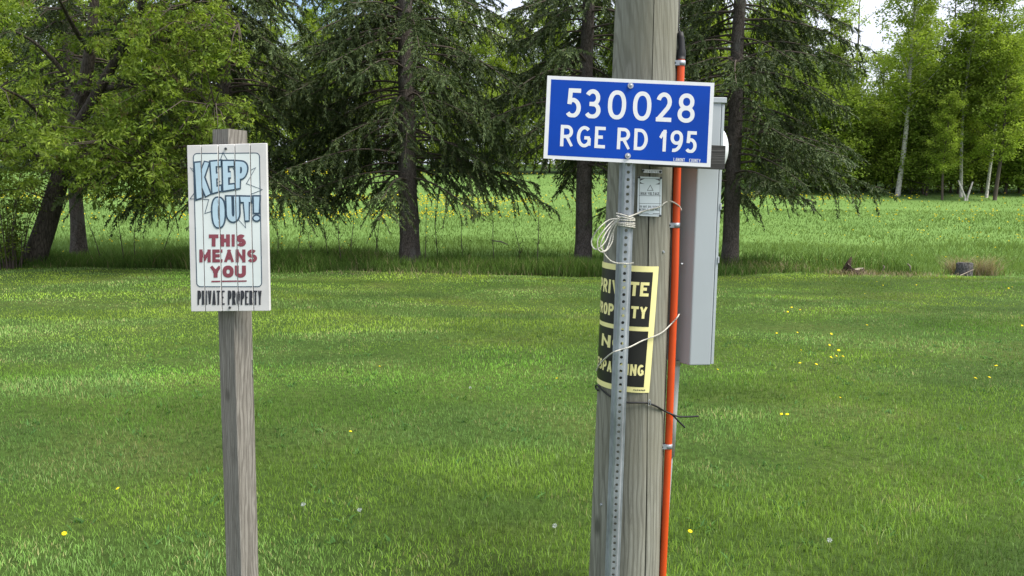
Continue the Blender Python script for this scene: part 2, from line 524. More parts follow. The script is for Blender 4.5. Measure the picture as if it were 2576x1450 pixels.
def spruce(name, base, lean, H, r0, Lmax, z0, seed, label, dens=1.0, avoid=.0, gap=None, bias=None, step=.057, extra=()):
    rng = np.random.default_rng(seed)
    t = empty(name, base)
    b = np.array(base)
    axis = lambda z: b + np.array([lean[0] * z, lean[1] * z, z])
    zs = np.concatenate([[-.25, 0, .12, .3, .7], np.linspace(1.2, H, 22)])
    rr = r0 * (1 - zs / (H * 1.04)) ** .85 * (1 + .38 * np.exp(-np.maximum(zs, 0) / .22)) 
    rr = np.nan_to_num(rr, nan=r0 * 1.4); rr[:2] = r0 * 1.42
    zs = zs[zs < 12.5]; rr = rr[:len(zs)]
    tb = Tubes(); tb.add([axis(z) + np.array([.012 * math.sin(z * 2.1), 0, 0]) for z in zs], rr, 18)
    V, F = tb.arrays()
    ang = np.arctan2(V[:, 1] - b[1], V[:, 0] - b[0])
    k = 1 + .045 * np.sin(ang * 5 + V[:, 2] * 1.3) + .03 * np.sin(ang * 9 - V[:, 2] * 4)
    cx = b[0] + lean[0] * V[:, 2]; cy = b[1] + lean[1] * V[:, 2]
    V[:, 0] = cx + (V[:, 0] - cx) * k; V[:, 1] = cy + (V[:, 1] - cy) * k
    np_obj('trunk', V, F, M['spruce_bark'], t, smooth=True)
    limbs = Tubes(); dead = Tubes()
    SC_, SA, SL, SW, SCOL = [], [], [], [], []
    z = z0; todo = list(extra)
    while z < min(H - .3, 11.0):
        hand = None
        if todo:
            # a heavy drooping limb seen in the photograph: end point, distance, height on the trunk
            ex, ey, eY, z = todo.pop(); hand = np.array(P(ex, ey, eY))
        zt = z / H
        az = rng.uniform(0, 2 * math.pi)
        if hand is not None: az = math.atan2(hand[1] - axis(z)[1], hand[0] - axis(z)[0])
        if hand is None and math.sin(az) < -.75 and z < 6.5 and rng.random() < avoid:
            z += step * .2; continue
        Lb = Lmax * (1 - zt) ** .55 * rng.uniform(.60, 1.08)
        if bias: Lb *= 1 + bias * math.cos(az)
        if z < z0 + .5: Lb *= .75
        d = np.array([math.cos(az), math.sin(az), 0.0]); sd = np.array([-d[1], d[0], 0])
        tt = np.linspace(0, 1, 11)
        droop = rng.uniform(.34, .74) * (1 - .75 * zt) * min(1.0, .55 + z * .12)
        up = rng.uniform(-.02, .14)
        pts = axis(z)[None, :] + d[None, :] * (Lb * tt)[:, None] + sd[None, :] * (Lb * .10 * rng.normal() * tt ** 2)[:, None]
        pts[:, 2] += Lb * (up * np.sin(tt * 2.2) - droop * tt ** 1.9 + .10 * tt ** 5)
        lo = gz(base[0], base[1]) + .75 + .5 * rng.random()
        pts[:, 2] = np.maximum(pts[:, 2], lo - .2 * (1 - tt))
        if hand is not None:
            Lb = math.hypot(hand[0] - axis(z)[0], hand[1] - axis(z)[1]); dz = hand[2] - axis(z)[2]
            pts = axis(z)[None, :] + d[None, :] * (Lb * tt)[:, None]
            pts[:, 2] += dz * tt ** 1.7 + .05 * Lb * np.sin(tt * math.pi)
        limbs.add(pts, np.linspace(.034, .006, 11) * (.5 + Lb / Lmax * .6), 5, cap=False)
        # dead inner twigs
        if z < 5.2:
            for q in range(3):
                s = rng.uniform(.08, .55); p = pts[int(s * 10)]
                dv = sd * rng.choice([-1, 1]) * rng.uniform(.3, 1) + d * rng.uniform(.1, .8) + np.array([0, 0, rng.uniform(-.5, .25)])
                ln = rng.uniform(.3, .85); e = p + dv * ln
                mdl = (p + e) / 2 + np.array([0, 0, rng.uniform(-.02, .06)])
                dead.add([p, mdl, e - np.array([0, 0, .08])], [.007, .005, .002], 3, cap=False)
                for q2 in range(2):
                    e2 = mdl + rng.normal(size=3) * .16 + dv * .15; dead.add([mdl, e2], [.004, .0015], 3, cap=False)
        # green branchlets
        high = z > 7.2
        st = .092 if not high else .26
        if hand is not None: st = .045
        s0 = rng.uniform(.22, .42) if z < 6 else .18
        nb = int(Lb * (1 - s0) / st)
        tone = rng.uniform(.75, 1.3)
        for q in range(nb):
            s = s0 + (1 - s0) * (q + rng.random()) / nb
            f = s * 10; i = min(int(f), 9); p = pts[i] * (1 - (f - i)) + pts[i + 1] * (f - i)
            side = 1 if q % 2 else -1
            if rng.random() < .16: side = 0
            prof = math.sin(math.pi * min(1, (s - s0) / (1 - s0) * .78 + .16))
            bl = rng.uniform(.30, .95) * (.35 + .75 * prof) * (.55 + .45 * Lb / Lmax)
            dv = sd * side * rng.uniform(.55, 1) + d * rng.uniform(.35, .8) + np.array([0, 0, rng.uniform(-.55, .08)])
            dv /= np.linalg.norm(dv)
            hang = rng.uniform(.3, 1.25) * (1 - .6 * zt) * (1.0 if hand is None else 1.5)
            k = 1.0 if not high else 2.0
            ns = max(4, int(bl / (.0078 if not high else .03) * dens))
            u = np.sort(rng.random(ns)) ** .85
            c = p[None, :] + dv[None, :] * (bl * u)[:, None]
            c[:, 2] -= hang * bl * u ** 1.6 * .9
            # shoots leave the branchlet left and right like a feather, the tip pointing on
            tang = dv[None, :] + np.array([0, 0, -1.0]) * (hang * 1.44 * u ** .6)[:, None]
            tang /= np.linalg.norm(tang, axis=1)[:, None]
            roll = np.array([0, 0, 1.0]) + rng.normal(size=3) * .55
            pv = np.cross(tang, roll[None, :]); pv /= np.linalg.norm(pv, axis=1)[:, None] + 1e-9
            lr = np.where(rng.random(ns) < .5, -1.0, 1.0) * rng.uniform(.2, 1.0, ns)
            ax = tang * .75 + pv * lr[:, None] + rng.normal(size=(ns, 3)) * .22 + np.array([0, 0, -.25])
            ax /= np.linalg.norm(ax, axis=1)[:, None]
            SC_.append(c); SA.append(ax)
            SL.append(rng.uniform(.05, .125, ns) * (1.15 - .5 * u) * k); SW.append(rng.uniform(.020, .037, ns) * k)
            cc = np.array([.056, .084, .028]) * tone
            young = rng.random((ns, 1))
            cc = cc * (.6 + .8 * rng.random((ns, 1))) + np.array([.030, .028, .002]) * (young > .75)
            SCOL.append(cc)
            if rng.random() < .3 and not high:
                dead.add([p, p + dv * bl * .55 - np.array([0, 0, hang * bl * .2])], [.006, .002], 3, cap=False)
        if hand is not None: z = z0
        z += step * rng.uniform(.6, 1.4) * (1 if z < 7.2 else 3.0)
    tag(limbs.build('limbs', M['twig'], t), kind='stuff')
    tag(dead.build('dead_twigs', M['twig'], t, smooth=False), kind='stuff')
    c = np.concatenate(SC_); ax = np.concatenate(SA); ln = np.concatenate(SL); wd = np.concatenate(SW); cc = np.concatenate(SCOL)
    r = rand_unit(rng, len(c)); sd = np.cross(ax, r); sd /= np.linalg.norm(sd, axis=1)[:, None] + 1e-9
    V, F = quads(c, ax, sd, ln, wd, True)
    np_obj('crown', V, F, M['needles'], t, col=np.repeat(cc, 4, 0))
    tag(t, label, 'tree', 'old spruces in the tree row')
    print(name, 'shoots', len(c))
    return t

def base_at(px, py, Y):
    p = P(px, py, Y); return (p.x, Y, gz(p.x, Y))

spruce('spruce_tree', base_at(1030, 655, 19.0), (-.0105, 0), 17, .255, 3.9, 2.0, 101,
       'spruce with bare grey lower trunk standing between the two signs', 1.0, .6,
       extra=((1235, 520, 18.2, 3.4), (1300, 430, 18.6, 4.2), (1150, 470, 18.6, 3.0), (800, 480, 18.2, 3.6), (745, 420, 18.8, 4.3), (870, 440, 19.5, 3.3), (1250, 300, 18.0, 5.2), (880, 200, 17.8, 6.0), (1060, 150, 16.6, 6.2), (760, 250, 18.4, 5.6)))
spruce('spruce_tree', base_at(1466, 650, 19.6), (.002, 0), 17, .225, 3.7, 2.6, 102,
       'spruce whose trunk stands just left of the utility pole', .95, .6,
       extra=((1370, 420, 19.2, 4.0), (1340, 250, 19.0, 5.6), (1330, 120, 18.6, 6.6)))
spruce('spruce_tree', base_at(1836, 650, 18.8), (-.003, 0), 17, .205, 3.8, 2.1, 103,
       'spruce right of the grey meter cabinet with long drooping branches', 1.0, .55,
       extra=((2070, 400, 18.4, 4.0), (2000, 410, 18.0, 3.5), (1960, 450, 18.3, 2.9), (2050, 200, 18.5, 6.0), (2020, 300, 18.6, 5.0), (1895, 520, 18.4, 2.1), (1950, 330, 17.2, 4.2)))
spruce('spruce_tree', base_at(577, 640, 19.2), (.002, 0), 17, .225, 4.0, 1.9, 104,
       'dark spruce directly behind the keep out sign', 1.0, .5,
       extra=((300, 450, 18.4, 3.4), (400, 440, 18.2, 3.2), (340, 380, 18.8, 4.2), (700, 380, 18.4, 4.0), (720, 180, 18.0, 6.0), (690, 60, 18.0, 6.9)))
spruce('spruce_tree', base_at(197, 612, 21.5), (.006, 0), 15, .195, 3.3, 2.9, 105,
       'spruce behind the leaning maple, straight dark trunk', .75, .2, None, .55)

# ------------------------------------------------------------------ leaning maple
def polyline_points(pts, n=40):
    return catmull(pts, 6)

def leaf_cloud(rng, centers, per, spread, ln, wd, cols, droop=.5, flat=.6, face=.7):
    n = len(centers) * per
    c = np.repeat(centers, per, 0) + rng.normal(size=(n, 3)) * np.array([spread, spread, spread * flat])
    ax = rng.normal(size=(n, 3)); ax[:, 2] = ax[:, 2] * .5 - droop; ax /= np.linalg.norm(ax, axis=1)[:, None]
    r = rand_unit(rng, n) * .75 + np.array([0, 0, face]); sd = np.cross(ax, r); sd /= np.linalg.norm(sd, axis=1)[:, None] + 1e-9
    L_ = rng.uniform(*ln, n); W_ = rng.uniform(*wd, n)
    V, F = quads(c, ax, sd, L_, W_)
    tone = np.repeat(rng.uniform(.75, 1.3, (len(centers), 1)), per, 0) * rng.uniform(.75, 1.25, (n, 1))
    mixv = np.repeat(rng.random((len(centers), 1)), per, 0)
    col = (np.array(cols[0]) * (1 - mixv) + np.array(cols[1]) * mixv) * tone
    return V, F, np.repeat(col, 4, 0)

def build_maple():
    rng = np.random.default_rng(77)
    base = base_at(88, 668, 17.6)
    t = empty('maple_tree', base)
    w = lambda px, py, Y: np.array(P(px, py, Y))
    tb = Tubes()
    main = catmull([w(80, 690, 17.6), w(88, 650, 17.6), w(118, 560, 17.7), w(142, 480, 17.8), w(165, 400, 17.9), w(195, 290, 18), w(222, 160, 18), w(235, 40, 18), w(245, -120, 18)], 6)
    tb.add(main, np.interp(np.linspace(0, 1, len(main)), [0, .1, .5, 1], [.33, .255, .19, .08]), 14)
    fork = catmull([w(180, 350, 17.9), w(225, 270, 17.7), w(275, 180, 17.5), w(330, 80, 17.3), w(380, -60, 17)], 6)
    tb.add(fork, np.linspace(.15, .06, len(fork)), 10)
    limbs = [main[14:], fork]
    for pts in ([(150, 450), (95, 390), (40, 360), (-40, 350)], [(205, 240), (150, 170), (90, 110), (20, 70)], [(250, 225), (340, 215), (440, 235), (540, 265)],
                [(300, 140), (400, 110), (500, 70), (600, 60)], [(160, 420), (230, 400), (300, 395), (390, 420)], [(225, 130), (180, 60), (140, -20)], [(222, 280), (300, 300), (400, 330), (480, 340)],
                [(320, 100), (430, 30), (520, -10)], [(170, 380), (110, 300), (60, 250), (0, 220)]):
        Y0 = 17.8; dy = rng.uniform(-2.6, -.4)
        c = catmull([w(a, b, Y0 + dy * i / (len(pts) - 1)) for i, (a, b) in enumerate(pts)], 6)
        tb.add(c, np.linspace(.075, .018, len(c)), 8); limbs.append(c)
    tb.build('trunk', M['maple_bark'], t)
    allp = np.concatenate(limbs)
    # foliage masses: centre in the picture, distance, half sizes
    tw = Tubes(); cents = []; seeds = []
    blobs = [(40, 380, 17, 120, 110, 1.2, 60), (130, 330, 16.6, 120, 90, 1.3, 80), (250, 300, 18.9, 140, 110, 1.2, 80), (320, 330, 16.4, 80, 80, 1.2, 50), (370, 230, 16.2, 120, 100, 1.3, 100), (480, 170, 16.2, 130, 110, 1.3, 90),
             (330, 90, 16.6, 150, 90, 1.5, 90), (200, 70, 19, 90, 80, 1.2, 30), (90, 190, 17.2, 80, 80, 1.2, 16), (450, 50, 16.6, 120, 80, 1.3, 60), (300, 420, 16.2, 140, 60, 1.1, 80), (410, 380, 16.2, 100, 80, 1.2, 70),
             (540, 300, 15.9, 80, 70, 1.0, 46), (420, 460, 16.2, 110, 40, .9, 26), (210, 420, 16.6, 100, 45, 1.0, 26), (560, 70, 15.9, 70, 70, 1.0, 36), (30, 470, 17, 70, 50, 1, 30), (15, 20, 15.5, 60, 60, .8, 34), (250, -80, 17, 300, 60, 2.2, 120), (250, -260, 17.5, 300, 120, 2.2, 110)]
    for (px, py, Y, rx, ry, rY, n) in blobs:
        for q in range(int(n * .50)):
            a = rng.normal(size=3) * .52
            yy = Y + a[1] * rY * 1.3
            p = w(px + a[0] * rx, py + a[2] * ry, yy)
            d = np.linalg.norm((allp - p) * np.array([1, .7, 1.2]), axis=1); nb = allp[np.argmin(d)]
            mid = nb * .45 + p * .55 + np.array([0, 0, .12 * np.linalg.norm(p - nb)])
            tw.add([nb, mid, p], [.016, .010, .004], 4, cap=False)
            # leafy end of the shoot: several nodes on an arc that droops outward
            dv = p - mid; dv[2] *= .3; dv /= np.linalg.norm(dv) + 1e-6
            m = rng.integers(6, 11)
            for j in range(m):
                s = j / m
                cents.append(p + dv * (s * .62 - .2) + np.array([0, 0, .08 - .26 * s * s]) + rng.normal(size=3) * .075)
            if rng.random() < .4: seeds.append(p + rng.normal(size=3) * .12)
    tag(tw.build('branches', M['twig'], t, smooth=False), kind='stuff')
    cents = np.array(cents)
    V, F, C = leaf_cloud(rng, cents, 9, .05, (.075, .15), (.028, .050), ((.095, .155, .024), (.215, .285, .042)), .75, .6, .9)
    np_obj('crown', V, F, M['leaves'], t, col=C)
    sd = np.array(seeds)
    V, F, C = leaf_cloud(rng, sd, 14, .05, (.06, .13), (.012, .02), ((.10, .065, .03), (.13, .10, .04)), 1.6, 1.6)
    np_obj('seed_clusters', V, F, M['leaves'], t, col=C)
    print('maple leaves', len(cents) * 14)
    tag(t, 'leaning maple with bright young leaves left of the keep out sign', 'tree')
build_maple()

# ------------------------------------------------------------------ far wood
def make_wood_tree(seed, H, crown0, rmax, nclus, per, leaf, cols, bark, r0=.16, bare=False, trunk_lean=.012):
    """returns mesh data (trunk, crown) round the origin"""
    rng = np.random.default_rng(seed)
    tb = Tubes()
    lx, ly = rng.normal(size=2) * trunk_lean
    ax = lambda z: np.array([lx * z + .10 * math.sin(z * .6 + seed), ly * z + .10 * math.cos(z * .5 + seed), z])
    zs = np.linspace(-.3, H * .97, 16)
    tb.add([ax(z) for z in zs], r0 * (1 - zs.clip(0) / H) ** .8 + .012, 8)
    cents = []
    nbr = int(nclus / 5)
    for q in range(nbr):
        s = rng.random() ** .9; z = crown0 + (H - crown0) * s
        L_ = rmax * (math.sin(math.pi * (.18 + .8 * s)) ** .8) * rng.uniform(.5, 1.1) + .15
        az = rng.uniform(0, 2 * math.pi); el = rng.uniform(.25, .95)
        d = np.array([math.cos(az) * math.cos(el), math.sin(az) * math.cos(el), math.sin(el)])
        p0 = ax(z); p1 = p0 + d * L_ * .55 + np.array([0, 0, -.02]); p2 = p0 + d * L_ + np.array([0, 0, .10 * L_])
        tb.add([p0, p1, p2], [.035 * (1.2 - s), .02, .006], 4, cap=False)
        for j in range(5):
            u = .3 + .75 * (j + rng.random()) / 5
            cents.append(p0 + (p2 - p0) * u + rng.normal(size=3) * np.array([.3, .3, .22]) * (rmax / 2))
        if bare:
            for j in range(5):
                pj = p0 + (p2 - p0) * rng.uniform(.3, 1); tb.add([pj, pj + d * .4 + rng.normal(size=3) * .35], [.012, .004], 3, cap=False)
    for q in range(nclus // 4):
        z = crown0 + .6 + (H - crown0 - .6) * rng.random(); cents.append(ax(z) + rng.normal(size=3) * np.array([.55, .55, .3]))
    V, F = tb.arrays()
    trunk = np_mesh('trunk', V, F, smooth=True, mats=(bark,))
    if bare: return trunk, None
    V, F, C = leaf_cloud(rng, np.array(cents), per, leaf * 1.75, (leaf * .8, leaf * 1.5), (leaf * .6, leaf * 1.0), cols, .25, .75)
    crown = np_mesh('crown', V, F, col=C, mats=(M['woodleaves'],))
    return trunk, crown

G0 = ((.165, .235, .036), (.235, .310, .050)); G1 = ((.205, .285, .040), (.295, .375, .058)); G2 = ((.140, .205, .036), (.200, .265, .048))
PROTO = {
    'aspen_a': make_wood_tree(201, 15, 4.5, 2.6, 220, 64, .125, G1, M['aspen_bark'], .135),
    'aspen_b': make_wood_tree(202, 13, 3.2, 2.3, 200, 60, .125, G0, M['aspen_bark'], .085),
    'aspen_c': make_wood_tree(203, 11, 2.2, 2.2, 190, 60, .125, G1, M['twig'], .12),
    'bush_a': make_wood_tree(204, 5.2, .3, 2.4, 190, 40, .12, G0, M['twig'], .06, trunk_lean=.1),
    'bush_b': make_wood_tree(205, 4.0, .2, 2.1, 170, 40, .12, G1, M['twig'], .05, trunk_lean=.1),
    'bush_c': make_wood_tree(206, 6.5, .5, 2.6, 200, 40, .13, G2, M['twig'], .07, trunk_lean=.1),
    'bare': make_wood_tree(207, 12, 4, 2.0, 110, 1, .1, G0, M['twig'], .10, bare=True),
}
def wood_tree(kind, name, x, y, s, rz, label, group, cat='tree', sz=None):
    t = empty(name, (x, y, gz(x, y) - .05)); t.rotation_euler = (0, 0, rz); t.scale = (s, s, sz or s)
    a, b = PROTO[kind]
    link(bpy.data.objects.new('trunk' if cat == 'tree' else 'stems', a), t)
    if b: link(bpy.data.objects.new('crown' if cat == 'tree' else 'foliage', b), t)
    tag(t, label, cat, group)
    return t

def build_wood():
    rng = np.random.default_rng(300)
    g1 = 'leafy trees of the wood at the right'; g2 = 'leafy trees of the wood beyond the meadow'; g3 = 'shrubs along the edge of the wood at the right'; g4 = 'shrubs along the far edge of the meadow'
    # the aspens one can pick out
    for (k, px, Y, s, rz, lab) in (('aspen_a', 2262, 44, 1.02, .3, 'tall aspen with a thick white trunk at the edge of the right wood'),
                                   ('aspen_b', 2487, 43, .92, 1.5, 'slender aspen with pale trunk near the right edge of the picture'),
                                   ('aspen_b', 2416, 43.5, .98, 4.1, 'thin aspen standing just left of the two crossed white stems'),
                                   ('aspen_a', 2075, 50, .98, 2.0, 'tall aspen whose crown rises behind the drooping spruce branches'),
                                   ('aspen_c', 2508, 41.5, .78, 2.6, 'low young tree with yellow green crown at far right'),
                                   ('aspen_c', 2372, 42, .52, 4.6, 'small bright green young tree right of the thick white trunk')):
        p = P(px, 480, Y); wood_tree(k, 'aspen_tree', p.x, Y, s, rz, lab, 'aspens at the edge of the right wood')
    for (px, Y, s, lab) in ((2362, 50, 1.12, 'bare leafless tree between the two tallest aspen crowns'), (2128, 55, 1.15, 'bare grey tree in the sky gap left of the tall aspen')):
        p = P(px, 480, Y); wood_tree('bare', 'bare_tree', p.x, Y, s, 1.0, lab, None)
    for i in range(36):
        px = rng.uniform(1880, 2700); Y = rng.uniform(47, 62)
        if 2320 < px < 2405 or 2105 < px < 2160: Y = rng.uniform(50, 60); s = rng.uniform(.45, .6)
        else: s = rng.uniform(.68, 1.0)
        p = P(px, 480, Y); wood_tree(['aspen_a', 'aspen_b', 'aspen_c'][i % 3], 'aspen_tree', p.x, Y, s, rng.uniform(0, 6), 'leafy aspen deep in the wood at the right', g1)
    for i in range(36):
        px = 1880 + 800 * (i + rng.random()) / 36; Y = rng.uniform(44, 49)
        p = P(px, 480, Y); wood_tree(['bush_a', 'bush_b', 'bush_c'][i % 3], 'woodland_shrub', p.x, Y, rng.uniform(.75, 1.25), rng.uniform(0, 6), 'dense green shrub at the foot of the right wood', g3, 'shrub')
    for i in range(58):
        px = -250 + 2200 * (i + rng.random()) / 58; Y = rng.uniform(63, 74)
        p = P(px, 440, Y); wood_tree(['aspen_a', 'aspen_b', 'aspen_c'][i % 3], 'far_tree', p.x, Y, rng.uniform(.85, 1.25), rng.uniform(0, 6), 'leafy tree of the wood seen between the spruces beyond the meadow', g2)
    for i in range(64):
        px = -250 + 2200 * (i + rng.random()) / 64; Y = rng.uniform(60, 64)
        p = P(px, 440, Y); wood_tree(['bush_a', 'bush_b', 'bush_c'][i % 3], 'far_shrub', p.x, Y, rng.uniform(.8, 1.3), rng.uniform(0, 6), 'green shrub at the far upper edge of the meadow', g4, 'shrub')
    # two crossed pale stems
    for (a, b, lab) in (((2428, 497), (2411, 455), 'white birch stem leaning left at the wood edge'), ((2433, 499), (2447, 458), 'white birch stem leaning right at the wood edge')):
        tb = Tubes(); tb.add([np.array(P(*a, 41.5)) - np.array([0, 0, .3]), np.array(P(*a, 41.5)), np.array(P(*b, 41.5))], [.06, .055, .04], 8)
        tag(tb.build('birch_stem', M['aspen_bark']), lab, 'tree trunk')
build_wood()
# ------------------------------------------------------------------ drawn lettering
def arc(cx, cy, rx, ry, a0, a1, n=18):
    return [(cx + rx * math.cos(rad(a0 + (a1 - a0) * i / n)), cy + ry * math.sin(rad(a0 + (a1 - a0) * i / n))) for i in range(n + 1)]

def oval(x0, y0, x1, y1, n=32, e=.86):
    pts = []
    for i in range(n + 1):
        a = 2 * math.pi * i / n; c, s = math.cos(a), math.sin(a)
        pts.append(((x0 + x1) / 2 + (x1 - x0) / 2 * math.copysign(abs(c) ** e, c), (y0 + y1) / 2 + (y1 - y0) / 2 * math.copysign(abs(s) ** e, s)))
    return pts
# centre lines in a unit box (y up); 'b' in front means the ends are cut square without being lengthened
GLYPH = {
    '0': [oval(0, 0, 1, 1)], 'O': [oval(0, 0, 1, 1)],
    '1': [[(.9, 0), (.9, 1)], [(.9, .98), (.55, .93), (0, .72)]],
    '2': [['b'] + arc(.48, .70, .50, .30, 165, -20) + [(.82, .47), (.0, .0)], [(0, 0), (1, 0)]],
    '3': [['b'] + arc(.42, .74, .50, .26, 155, -90), ['b'] + arc(.42, .24, .58, .26, 90, -150), ['b', (.15, .49), (.45, .49)]],
    '5': [[(.95, 1), (.18, 1), (.12, .53)], ['b', (.10, .50)] + arc(.42, .30, .58, .32, 110, -140)],
    '8': [oval(.06, .50, .94, 1, e=.95), oval(0, 0, 1, .50, e=.95)],
    '9': [oval(0, .40, 1, 1, e=.92), ['b', (1, .70)] + arc(.20, .62, .80, .62, 0, -100)],
    'A': [[(0, 0), (.5, 1)], [(.5, 1), (1, 0)], ['b', (.2, .28), (.8, .28)]],
    'C': [['b'] + arc(.55, .5, .55, .5, 48, 312)],
    'D': [[(0, 0), (0, 1)], [(0, 1), (.40, 1)] + arc(.40, .5, .60, .5, 90, -90)[1:] + [(0, 0)]],
    'E': [[(0, 0), (0, 1)], [(0, 1), (1, 1)], ['b', (0, .52), (.88, .52)], [(0, 0), (1, 0)]],
    'G': [['b'] + arc(.55, .5, .55, .5, 48, 330), ['b', (1.0, .02), (1.0, .44)], ['b', (.55, .44), (1.06, .44)]],
    'H': [[(0, 0), (0, 1)], [(1, 0), (1, 1)], ['b', (0, .5), (1, .5)]],
    'I': [[(.5, 0), (.5, 1)]],
    'K': [[(0, 0), (0, 1)], [(1, 1), (.12, .42)], [(.34, .58), (1, 0)]],
    'L': [[(0, 1), (0, 0)], [(0, 0), (1, 0)]],
    'M': [[(0, 0), (0, 1)], [(1, 0), (1, 1)], [(0, 1), (.5, .25), (1, 1)]],
    'N': [[(0, 0), (0, 1)], [(1, 0), (1, 1)], [(0, 1), (1, 0)]],
    'P': [[(0, 0), (0, 1)], [(0, 1), (.55, 1)] + arc(.55, .72, .45, .28, 90, -90)[1:] + [(0, .44)]],
    'R': [[(0, 0), (0, 1)], [(0, 1), (.50, 1)] + arc(.50, .73, .46, .27, 90, -90)[1:] + [(0, .46)], [(.50, .46), (1, 0)]],
    'S': [['b'] + arc(.5, .74, .47, .26, 35, 250, 14) + arc(.5, .26, .5, .26, 75, -150, 16)],
    'T': [[(.5, 0), (.5, 1)], [(0, 1), (1, 1)]],
    'U': [[(0, 1), (0, .30)] + arc(.5, .30, .5, .30, 180, 360)[1:] + [(1, 1)]],
    'V': [[(0, 1), (.5, 0), (1, 1)]],
    'W': [[(0, 1), (.25, 0), (.5, .9), (.75, 0), (1, 1)]],
    'Y': [[(0, 1), (.5, .45)], [(1, 1), (.5, .45)], [(.5, .48), (.5, 0)]],
    '!': [[(.5, .34), (.5, 1)], [(.5, .04), (.5, .07)]],
}

def stroke(pts, s, ends=True):
    """polyline with width s -> quads (list of 4-tuples) with mitred corners"""
    sq = True
    if pts[0] == 'b': sq = False; pts = pts[1:]
    p = [Vector(q) for q in pts]
    p = [q for i, q in enumerate(p) if i == 0 or (q - p[i - 1]).length > 1e-6]
    closed = (p[0] - p[-1]).length < 1e-6
    if closed: p = p[:-1]
    n = len(p); h = s / 2
    if not closed and sq:
        p[0] = p[0] + (p[0] - p[1]).normalized() * h; p[-1] = p[-1] + (p[-1] - p[-2]).normalized() * h
    Lf, Rt = [], []
    for i in range(n):
        a = p[(i - 1) % n] if (closed or i > 0) else None
        b = p[(i + 1) % n] if (closed or i < n - 1) else None
        d1 = (p[i] - a).normalized() if a is not None else (b - p[i]).normalized()
        d2 = (b - p[i]).normalized() if b is not None else d1
        m = d1 + d2
        m = m.normalized() if m.length > .2 else d1
        nrm = Vector((-m.y, m.x)); k = 1.0 / max(.45, nrm.dot(Vector((-d1.y, d1.x))))
        Lf.append(p[i] + nrm * h * k); Rt.append(p[i] - nrm * h * k)
    q = []
    for i in range(n if closed else n - 1):
        j = (i + 1) % n
        q.append((Lf[i], Rt[i], Rt[j], Lf[j]))
    return q

class Art:
    """flat print laid out in picture-like coordinates (x right, y down)"""
    def __init__(self): self.polys = []; self.lift = 0
    def poly(self, pts, ink, lift): self.polys.append(([tuple(p) for p in pts], ink, lift))
    def line(self, pts, s, ink, lift):
        for i, q in enumerate(stroke(pts, s)): self.poly(q, ink, lift)
    def glyph(self, ch, x0, y0, x1, y1, s, ink, lift, sx=None, quad=None, grow=0.0):
        if ch not in GLYPH: return
        W_, H_ = x1 - x0, y1 - y0
        for k, st in enumerate(GLYPH[ch]):
            flag = st[0] == 'b'; pts = st[1:] if flag else st
            if ch == 'I': pts = [(0.5, q[1]) for q in pts]
            pp = [(s / 2 + q[0] * (W_ - s), s / 2 + (1 - q[1]) * (H_ - s)) for q in pts]
            for q in stroke((['b'] if flag else []) + pp, s + 2 * grow):
                g = grow
                q = [(min(max(v[0], -g), W_ + g), min(max(v[1], -g), H_ + g)) for v in q]
                if quad:
                    TL, TR, BR, BL = quad; r = []
                    for (x, y) in q:
                        u, w = x / W_, y / H_
                        r.append(tuple((TL[i] * (1 - u) + TR[i] * u) * (1 - w) + (BL[i] * (1 - u) + BR[i] * u) * w for i in (0, 1)))
                    q = r
                else: q = [(x0 + v[0], y0 + v[1]) for v in q]
                self.poly(q, ink, lift + .06 * k)
    def text(self, txt, x0, x1, y0, y1, s, ink, lift, gap=.22, slope=0.0, narrow='I1!'):
        """letters share the width x0..x1; slope drops the base line with x"""
        w = [(.32 if c in narrow else (.5 if c == ' ' else (1.15 if c in 'MW' else 1.0))) for c in txt]
        unit = (x1 - x0) / (sum(w) + gap * (len(txt) - 1)); x = x0
        for c, ww in zip(txt, w):
            dy = slope * (x - x0)
            if c != ' ': self.glyph(c, x, y0 + dy, x + unit * ww, y1 + dy, s, ink, lift)
            x += unit * (ww + gap)
    def bmesh(self, fn):
        bm = bmesh.new()
        for pts, ink, lift in self.polys:
            vs_ = []
            for p in pts:
                c = fn(p[0], p[1], lift)
                if not vs_ or (Vector(c) - vs_[-1].co).length > 1e-6: vs_.append(bm.verts.new(c))
            if len(vs_) > 3 and (vs_[0].co - vs_[-1].co).length < 1e-6: vs_.pop()
            if len(vs_) >= 3:
                try: bm.faces.new(vs_).material_index = ink
                except ValueError: pass
        return bm

def plane_map(corn_px, corn_w, n, unit=.0004):
    """picture coordinates inside a four-cornered plate -> point on the plate, lifted along n"""
    (ax, ay), (bx, by), (cx, cy), (dx, dy) = corn_px
    TL, TR, BR, BL = corn_w
    def uv(x, y):
        u = v = .5
        for _ in range(6):
            l, r = ax + (dx - ax) * v, bx + (cx - bx) * v; u = (x - l) / (r - l)
            t, b = ay + (by - ay) * u, dy + (cy - dy) * u; v = (y - t) / (b - t)
        return u, v
    def fn(x, y, lift):
        u, v = uv(x, y)
        return (TL * (1 - u) + TR * u) * (1 - v) + (BL * (1 - u) + BR * u) * v + n * (unit * lift)
    return fn, uv

def crop(ox, oy, k):
    """coordinates of an enlarged piece of the photograph -> 2576-wide picture"""
    return lambda x, y: ((ox + x / k) * .838542, (oy + y / k) * .838542)

